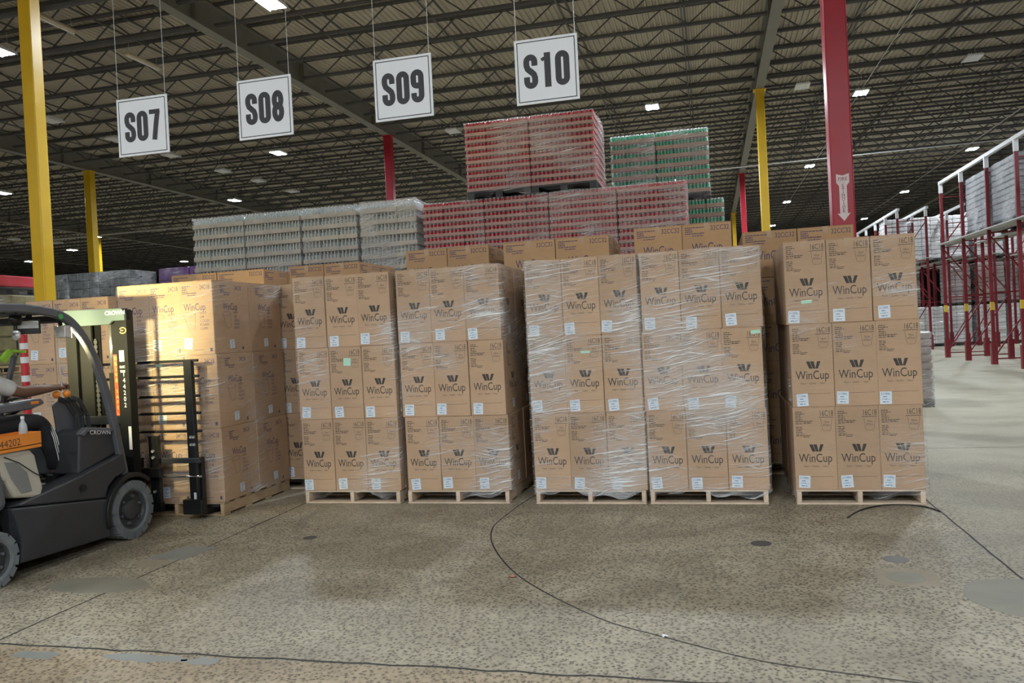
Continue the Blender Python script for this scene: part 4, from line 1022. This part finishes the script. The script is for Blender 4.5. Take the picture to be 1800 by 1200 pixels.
# wheels
def wheel(x0, x1, y, r, rr, name, nt_, out):
    c = (0, y - FY, r + .0); w_ = x1 - x0
    m = MB(); m.lathe([(x0 + .01, rr), (x0, rr + .02), (x0 + .003, r - .020), (x0 + .012, r - .010), (x1 - .012, r - .010), (x1 - .003, r - .020), (x1, rr + .02), (x1 - .01, rr), (x0 + .01, rr)], c, 40, 'x')
    t = obj(name, m, TIRE, fk, smooth=False)
    for i in range(nt_):
        a = 2 * math.pi * i / nt_
        for s in (0, 1):
            aa = a + (math.pi / nt_ if s else 0); xa, xb = (x0 + .0, (x0 + x1) / 2 - .006) if s == 0 else ((x0 + x1) / 2 + .006, x1 - .0)
            hw = math.pi / nt_ * .86; q = []
            for (ang, rad) in ((aa - hw, r - .05), (aa + hw, r - .05), (aa + hw * .9, r), (aa - hw * .9, r)): q.append((y - FY + math.cos(ang) * rad, r + math.sin(ang) * rad))
            mm = MB(); mm.prism(q, xa, xb, 'x'); obj('tread_block', mm, TIRE, t)
    ex = x1 if out > 0 else x0; s = out
    m = MB(); m.lathe([(ex - s * .012, rr + .002), (ex - s * .02, rr * .92), (ex - s * .045, rr * .86), (ex - s * .05, rr * .55), (ex - s * .02, rr * .48), (ex - s * .015, rr * .25), (ex - s * .012, .001)], c, 32, 'x'); rim = obj('rim', m, RIM, t)
    for i in range(6):
        a = 2 * math.pi * i / 6 + .3; cc = (0, y - FY + math.cos(a) * rr * .70, r + math.sin(a) * rr * .70)
        m = MB(); m.lathe([(ex - s * .055, .013), (ex - s * .022, .013), (ex - s * .020, .001)], cc, 6, 'x'); obj('lug_nut', m, GREYL, t)
for s in (-1, 1):
    a, b = sorted((s * .39, s * .575)); wheel(a, b, 5.82, .25, .165, 'drive_wheel', 16, s)
    a, b = sorted((s * .41, s * .57)); wheel(a, b, 4.455, .20, .13, 'steer_wheel', 14, s)
# work lights
RFL = M_('reflector', (.8, .8, .78), .25, metal=.6)
for s in (-1, 1):
    lx = .47 * s; hz = 1.79
    m = MB(); m.prism(yz([(5.235, hz - .045), (5.30, hz - .055), (5.30, hz + .055), (5.235, hz + .045)]), lx - .055, lx + .055, 'x'); wl = obj('work_light', m, RFL, fk, bevel=.008)
    m = MB(); m.box(lx - .05, lx + .05, 5.301 - FY, 5.304 - FY, hz - .05, hz + .05); obj('work_light_lens', m, emis('headlamp_lens', (1, .93, .68), 12), wl)
    m = MB(); m.bar((lx, 5.25 - FY, hz + .05), (lx, 5.24 - FY, 1.87), .02); obj('work_light_bracket', m, BLACK, wl)
    L = bpy.data.lights.new('work_light_lamp', 'SPOT'); L.energy = SPOT; L.color = (1, .85, .40); L.spot_size = R(105); L.spot_blend = .5; L.shadow_soft_size = .03
    lo = bpy.data.objects.new('work_light_lamp', L); COL.objects.link(lo); lo.parent = fk; lo.location = (lx, 5.315 - FY, hz); lo.rotation_euler = (R(86), 0, R(10 if s < 0 else -4))
m = MB(); m.tube([(.44, 5.25 - FY, 1.75), (.41, 5.27 - FY, 1.60), (.40, 5.30 - FY, 1.36)], .006, 5); obj('light_cable', m, GALV, fk)
# cab fittings
mo = MB(); mo.box(-.09, .09, -.016, .016, -.055, .055); mon = obj('cab_display', mo, BLACK, fk, (.34, 5.06 - FY, 1.835), R(38), bevel=.006)
m = MB(); m.box(-.078, .078, -.018, -.0165, -.012, .045); obj('screen', m, M_('pale_screen', (.72, .76, .82), .3), mon)
m = MB(); m.bar((.34, 5.08 - FY, 1.87), (.34, 5.08 - FY, 1.93), .03); obj('display_mount', m, BLACK, fk)
m = MB(); m.lathe([(-.05, .001), (-.045, .035), (0, .05), (.045, .035), (.05, .001)], (.31, 4.985 - FY, 1.895), 12, 'z'); obj('cab_fan', m, BLACK, fk, smooth=True)
m = MB(); m.lathe([(-.012, .001), (-.010, .035), (.0, .045), (.01, .001)], (.31, 4.985 - FY, 1.775), 14, 'y'); obj('round_mirror', m, M_('mirror_pale', (.75, .76, .78), .15, metal=.4), fk, smooth=True)
m = MB(); m.tube([(.31, 4.99 - FY, 1.85), (.31, 4.99 - FY, 1.62)], .007, 6); obj('mirror_stem', m, BLACK, fk)
m = MB(); m.bar((.30, 4.86 - FY, 1.585), (.30, 4.93 - FY, 1.655), .03, .05); m.bar((.30, 4.93 - FY, 1.655), (.30, 5.06 - FY, 1.645), .04, .022); obj('lime_grip', m, M_('lime_plastic', (.32, .62, .05), .5), fk, bevel=.004)
m = MB(); m.bar((.02, 5.02 - FY, 1.0), (.30, 4.97 - FY, 1.62), .03); obj('grip_post', m, GREYL, fk)

# water bottle in the cup tray
wb = thing('water_bottle', 'small clear water bottle standing in the orange forklift bin', 'bottle', (-5.02, 4.88 + .0, .959))
m = MB(); m.lathe([(0, .001), (0, .03), (.10, .03), (.14, .026), (.17, .012), (.185, .012), (.185, .001)], (0, 0, 0), 14, 'z')
gm, nt, out = nmat('bottle_plastic'); g = nd(nt, 'BsdfPrincipled', {'Base Color': (.75, .86, .9, 1), 'Roughness': .12, 'Alpha': .45}); nt.links.new(g.outputs[0], out.inputs[0])
obj('bottle_body', m, gm, wb, smooth=True)
m = MB(); m.lathe([(.185, .013), (.205, .013), (.205, .001)], (0, 0, 0), 12, 'z'); obj('bottle_cap', m, WHITE, wb)

# ------------------------------------------------------------------ operator
pr_ = thing('person', 'person in light grey shirt and black striped trousers reaching for forklift levers', 'person', (-5.45, 4.66, .95))
PO = Vector((-5.45, 4.66, .95))
def skin(name, chains, mat, parent, sub=2):
    """chains: lists of (x,y,z,rx[,ry]) in world space; a chain may start with the key of an earlier joint"""
    vs = []; es = []; rs = []; key = {}; roots = []
    for ch in chains:
        prev = None
        for j in ch:
            if isinstance(j, str): prev = key[j]; continue
            k = None
            if isinstance(j[0], str): k = j[0]; j = j[1:]
            vs.append(tuple(Vector(j[:3]) - PO)); rs.append((j[3], j[4] if len(j) > 4 else j[3])); i = len(vs) - 1
            if k: key[k] = i
            if prev is not None: es.append((prev, i))
            else: roots.append(i)
            prev = i
    me = bpy.data.meshes.new(name); me.from_pydata(vs, es, []); me.update()
    o = obj(name, me, mat, parent)
    sm = o.modifiers.new('skin', 'SKIN'); sm.use_smooth_shade = True
    for i, (a, b) in enumerate(rs): me.skin_vertices[0].data[i].radius = (a, b)
    for i in roots: me.skin_vertices[0].data[i].use_root = True
    sb = o.modifiers.new('sub', 'SUBSURF'); sb.levels = sub; sb.render_levels = sub
    return o
SKIN = M_('brown_skin', (.17, .085, .055), .5, var=.1, scale=9)
SHIRT = M_('light_grey_shirt', (.55, .55, .54), .8, var=.08, scale=12, bump=.2)
TROU = M_('black_trousers', (.016, .017, .022), .75, var=.2, scale=14, bump=.2)
HAIR = M_('black_hair', (.012, .010, .009), .7, var=.3, scale=60, bump=.5)
def hand(wx, wy, wz, d):
    """five bent fingers closing forward over a knob; d = +1 thumb towards -x"""
    F = []
    for i, (dx, L) in enumerate(((-.028, .050), (-.010, .056), (.010, .052), (.027, .042))):
        b = (wx + dx * d, wy + .065, wz + .008)
        F.append([(*b, .010), (b[0], b[1] + L * .55, b[2] + .002, .0095), (b[0], b[1] + L * .85, b[2] - .020, .009), (b[0], b[1] + L * .75, b[2] - .042, .008)])
    F.append([(wx - .030 * d, wy + .02, wz - .005, .012), (wx - .048 * d, wy + .045, wz - .012, .0105), (wx - .045 * d, wy + .075, wz - .026, .0095), (wx - .036 * d, wy + .092, wz - .034, .008)])
    return F
ch = [[('pel', -5.45, 4.62, 1.06, .13, .11), ('sp', -5.45, 4.60, 1.24, .125, .10), ('ch', -5.45, 4.62, 1.42, .15, .105), ('nb', -5.45, 4.64, 1.565, .06, .06), ('nk', -5.45, 4.66, 1.64, .052), (-5.45, 4.675, 1.71, .06, .06)],
      ['ch', (-5.31, 4.645, 1.505, .07, .07), ('rs', -5.245, 4.68, 1.495, .062), (-5.18, 4.83, 1.41, .052), (-5.125, 4.975, 1.335, .045), (-5.13, 5.10, 1.34, .050, .047), (-5.14, 5.25, 1.345, .039, .035), (-5.145, 5.33, 1.348, .033, .027), ('rp', -5.147, 5.385, 1.350, .045, .021), (-5.147, 5.41, 1.350, .043, .018)],
      ['ch', (-5.59, 4.645, 1.505, .07, .07), (-5.655, 4.68, 1.495, .062), (-5.735, 4.80, 1.38, .052), (-5.79, 4.90, 1.27, .045), (-5.76, 5.02, 1.24, .043, .040), (-5.735, 5.12, 1.235, .032, .028), (-5.73, 5.165, 1.24, .029, .022), (-5.73, 5.21, 1.245, .040, .017), (-5.73, 5.235, 1.245, .038, .015)],
      ['pel', (-5.33, 4.70, 1.06, .095, .085), (-5.27, 4.95, 1.08, .082, .075), (-5.235, 5.22, 1.085, .064, .062), (-5.225, 5.30, .95, .058, .056), (-5.215, 5.34, .80, .052, .052), (-5.215, 5.36, .645, .038), (-5.215, 5.38, .60, .038)],
      ['pel', (-5.57, 4.70, 1.06, .095, .085), (-5.63, 4.95, 1.08, .082, .075), (-5.66, 5.17, 1.085, .064, .062), (-5.665, 5.22, .95, .058, .056), (-5.665, 5.25, .80, .052, .052), (-5.665, 5.26, .645, .038), (-5.665, 5.28, .60, .038)]]
ch += hand(-5.147, 5.345, 1.352, 1) + hand(-5.73, 5.17, 1.247, -1)
body = skin('body', ch, SKIN, pr_)
# head: shaped ellipsoid with brow, nose, mouth and chin
hm = MB(); nu, nv = 28, 22; hc = Vector((0, 4.70 - PO.y, 1.775 - PO.z))
for j in range(nv + 1):
    ph = math.pi * j / nv
    for i in range(nu):
        th = 2 * math.pi * i / nu
        x_, y_, z_ = math.sin(ph) * math.cos(th), math.sin(ph) * math.sin(th), math.cos(ph)
        px, py, pz = x_ * .076, y_ * .096, z_ * .118
        if z_ < 0: px *= 1 + z_ * .22; py += z_ * -.004
        if y_ > .3:
            nose = math.exp(-((x_ / .16) ** 2 + ((z_ + .12) / .22) ** 2)); py += nose * .024
            for s in (-1, 1): py -= math.exp(-(((x_ - s * .36) / .16) ** 2 + ((z_ - .08) / .10) ** 2)) * .010
            py += math.exp(-((x_ / .3) ** 2 + ((z_ + .48) / .07) ** 2)) * .006 - math.exp(-((x_ / .3) ** 2 + ((z_ + .56) / .04) ** 2)) * .004
            py += math.exp(-((x_ / .35) ** 2 + ((z_ + .85) / .2) ** 2)) * .010
        hm.v.append((hc.x + px, hc.y + py, hc.z + pz))
for j in range(nv):
    for i in range(nu): hm.f.append((j * nu + i, j * nu + (i + 1) % nu, (j + 1) * nu + (i + 1) % nu, (j + 1) * nu + i))
hd = obj('head', hm, SKIN, pr_, smooth=True)
for s in (-1, 1):
    m = MB(); m.lathe([(-.006, .001), (-.005, .020), (.005, .028), (.010, .020), (.010, .001)], hc + Vector((s * .076, -.008, -.005)), 12, 'x'); obj('ear', m, SKIN, hd, smooth=True)
    m = MB(); m.lathe([(-.010, .001), (-.007, .009), (0, .012), (.004, .001)], hc + Vector((s * .030, .083, .010)), 10, 'y'); obj('eye', m, M_('eye_white', (.7, .68, .65), .3), hd, smooth=True)
m = MB(); m.add([(x * 1.0, y, z) for x, y, z in []], [])
for j in range(12):
    ph = math.pi * .52 * j / 11
    for i in range(24):
        th = 2 * math.pi * i / 24; cut = 1.0 if math.sin(th) < .35 else .62
        p2 = ph * cut; m.v.append((hc.x + math.sin(p2) * math.cos(th) * .083, hc.y - .006 + math.sin(p2) * math.sin(th) * .102, hc.z + .006 + math.cos(p2) * .123))
for j in range(11):
    for i in range(24): m.f.append((j * 24 + i, j * 24 + (i + 1) % 24, (j + 1) * 24 + (i + 1) % 24, (j + 1) * 24 + i))
obj('hair', m, HAIR, hd, smooth=True)
skin('shirt', [[('pel', -5.45, 4.62, 1.08, .15, .125), (-5.45, 4.60, 1.24, .145, .12), ('ch', -5.45, 4.62, 1.42, .165, .12), (-5.45, 4.64, 1.55, .085, .075)],
               ['ch', (-5.31, 4.645, 1.505, .085, .082), (-5.24, 4.685, 1.492, .078), (-5.18, 4.83, 1.41, .070), (-5.135, 4.945, 1.352, .064)],
               ['ch', (-5.59, 4.645, 1.505, .085, .082), (-5.66, 4.685, 1.492, .078), (-5.735, 4.80, 1.38, .070), (-5.775, 4.865, 1.31, .064)]], SHIRT, pr_)
tr_ = skin('trousers', [[('pel', -5.45, 4.60, 1.06, .15, .12)], ['pel', (-5.33, 4.70, 1.065, .11, .095), (-5.27, 4.95, 1.085, .098, .086), (-5.235, 5.23, 1.09, .080, .075), (-5.225, 5.31, .95, .074, .07), (-5.215, 5.35, .80, .068), (-5.215, 5.365, .67, .062)],
                 ['pel', (-5.57, 4.70, 1.065, .11, .095), (-5.63, 4.95, 1.085, .098, .086), (-5.66, 5.18, 1.09, .080, .075), (-5.665, 5.23, .95, .074, .07), (-5.665, 5.26, .80, .068), (-5.665, 5.27, .67, .062)]], TROU, pr_)
for k in range(3):
    m = MB(); m.tube([Vector(p) - PO for p in ((-5.168, 5.27 + k * .018, 1.04), (-5.155, 5.295 + k * .018, .95), (-5.150, 5.325 + k * .018, .80), (-5.155, 5.345 + k * .016, .70))], .004, 5); obj('trouser_stripe', m, WHITE, tr_)
for xx, yy in ((-5.215, 5.36), (-5.665, 5.26)):
    m = MB(); m.prism([(yy - .07 - PO.y, .545 - PO.z), (yy + .20 - PO.y, .545 - PO.z), (yy + .20 - PO.y, .585 - PO.z), (yy + .10 - PO.y, .625 - PO.z), (yy + .05 - PO.y, .66 - PO.z), (yy - .06 - PO.y, .66 - PO.z)], xx - PO.x - .048, xx - PO.x + .048, 'x'); obj('shoe', m, BLACK, pr_, bevel=.02)
m = MB(); m.tube([Vector(p) - PO for p in ((-5.285, 4.56, 1.13), (-5.29, 4.70, 1.175), (-5.36, 4.745, 1.185), (-5.54, 4.745, 1.185), (-5.61, 4.70, 1.175))], .022, 6); obj('seat_belt', m, RED, pr_)

# ------------------------------------------------------------------ litter on the floor
m = MB(); m.tube([(a, b, .006 + c) for a, b, c in spline([(.98, 6.72, 0), (1.12, 6.98, .0), (1.30, 7.10, .012), (1.50, 7.14, .01), (1.64, 7.10, .0), (1.70, 6.95, .0)])], .006, 6)
tag(obj('black_strap', m, BLACK), 'thin black plastic strap lying before the rightmost pallet', 'strap')
def scrap(x, y, s, mat, label, seed):
    rr = random.Random(seed); m = MB(); vs = []
    for i in range(4):
        for j in range(4): vs.append((x + (i - 1.5) * s + rr.uniform(-.4, .4) * s, y + (j - 1.5) * s * .7, .003 + rr.uniform(0, 1.0) * s))
    m.add(vs, [(i * 4 + j, i * 4 + j + 1, i * 4 + j + 5, i * 4 + j + 4) for i in range(3) for j in range(3)])
    o = obj('paper_scrap', m, mat); s_ = o.modifiers.new('s', 'SOLIDIFY'); s_.thickness = .0015; tag(o, label, 'litter')
scrap(-.30, 4.12, .011, WHITE, 'tiny white paper scrap on the floor beside the curved crack', 1)
scrap(-1.33, 5.02, .016, M_('rust_scrap', (.4, .2, .13), .7), 'tiny reddish scrap on the floor left of the curved crack', 2)
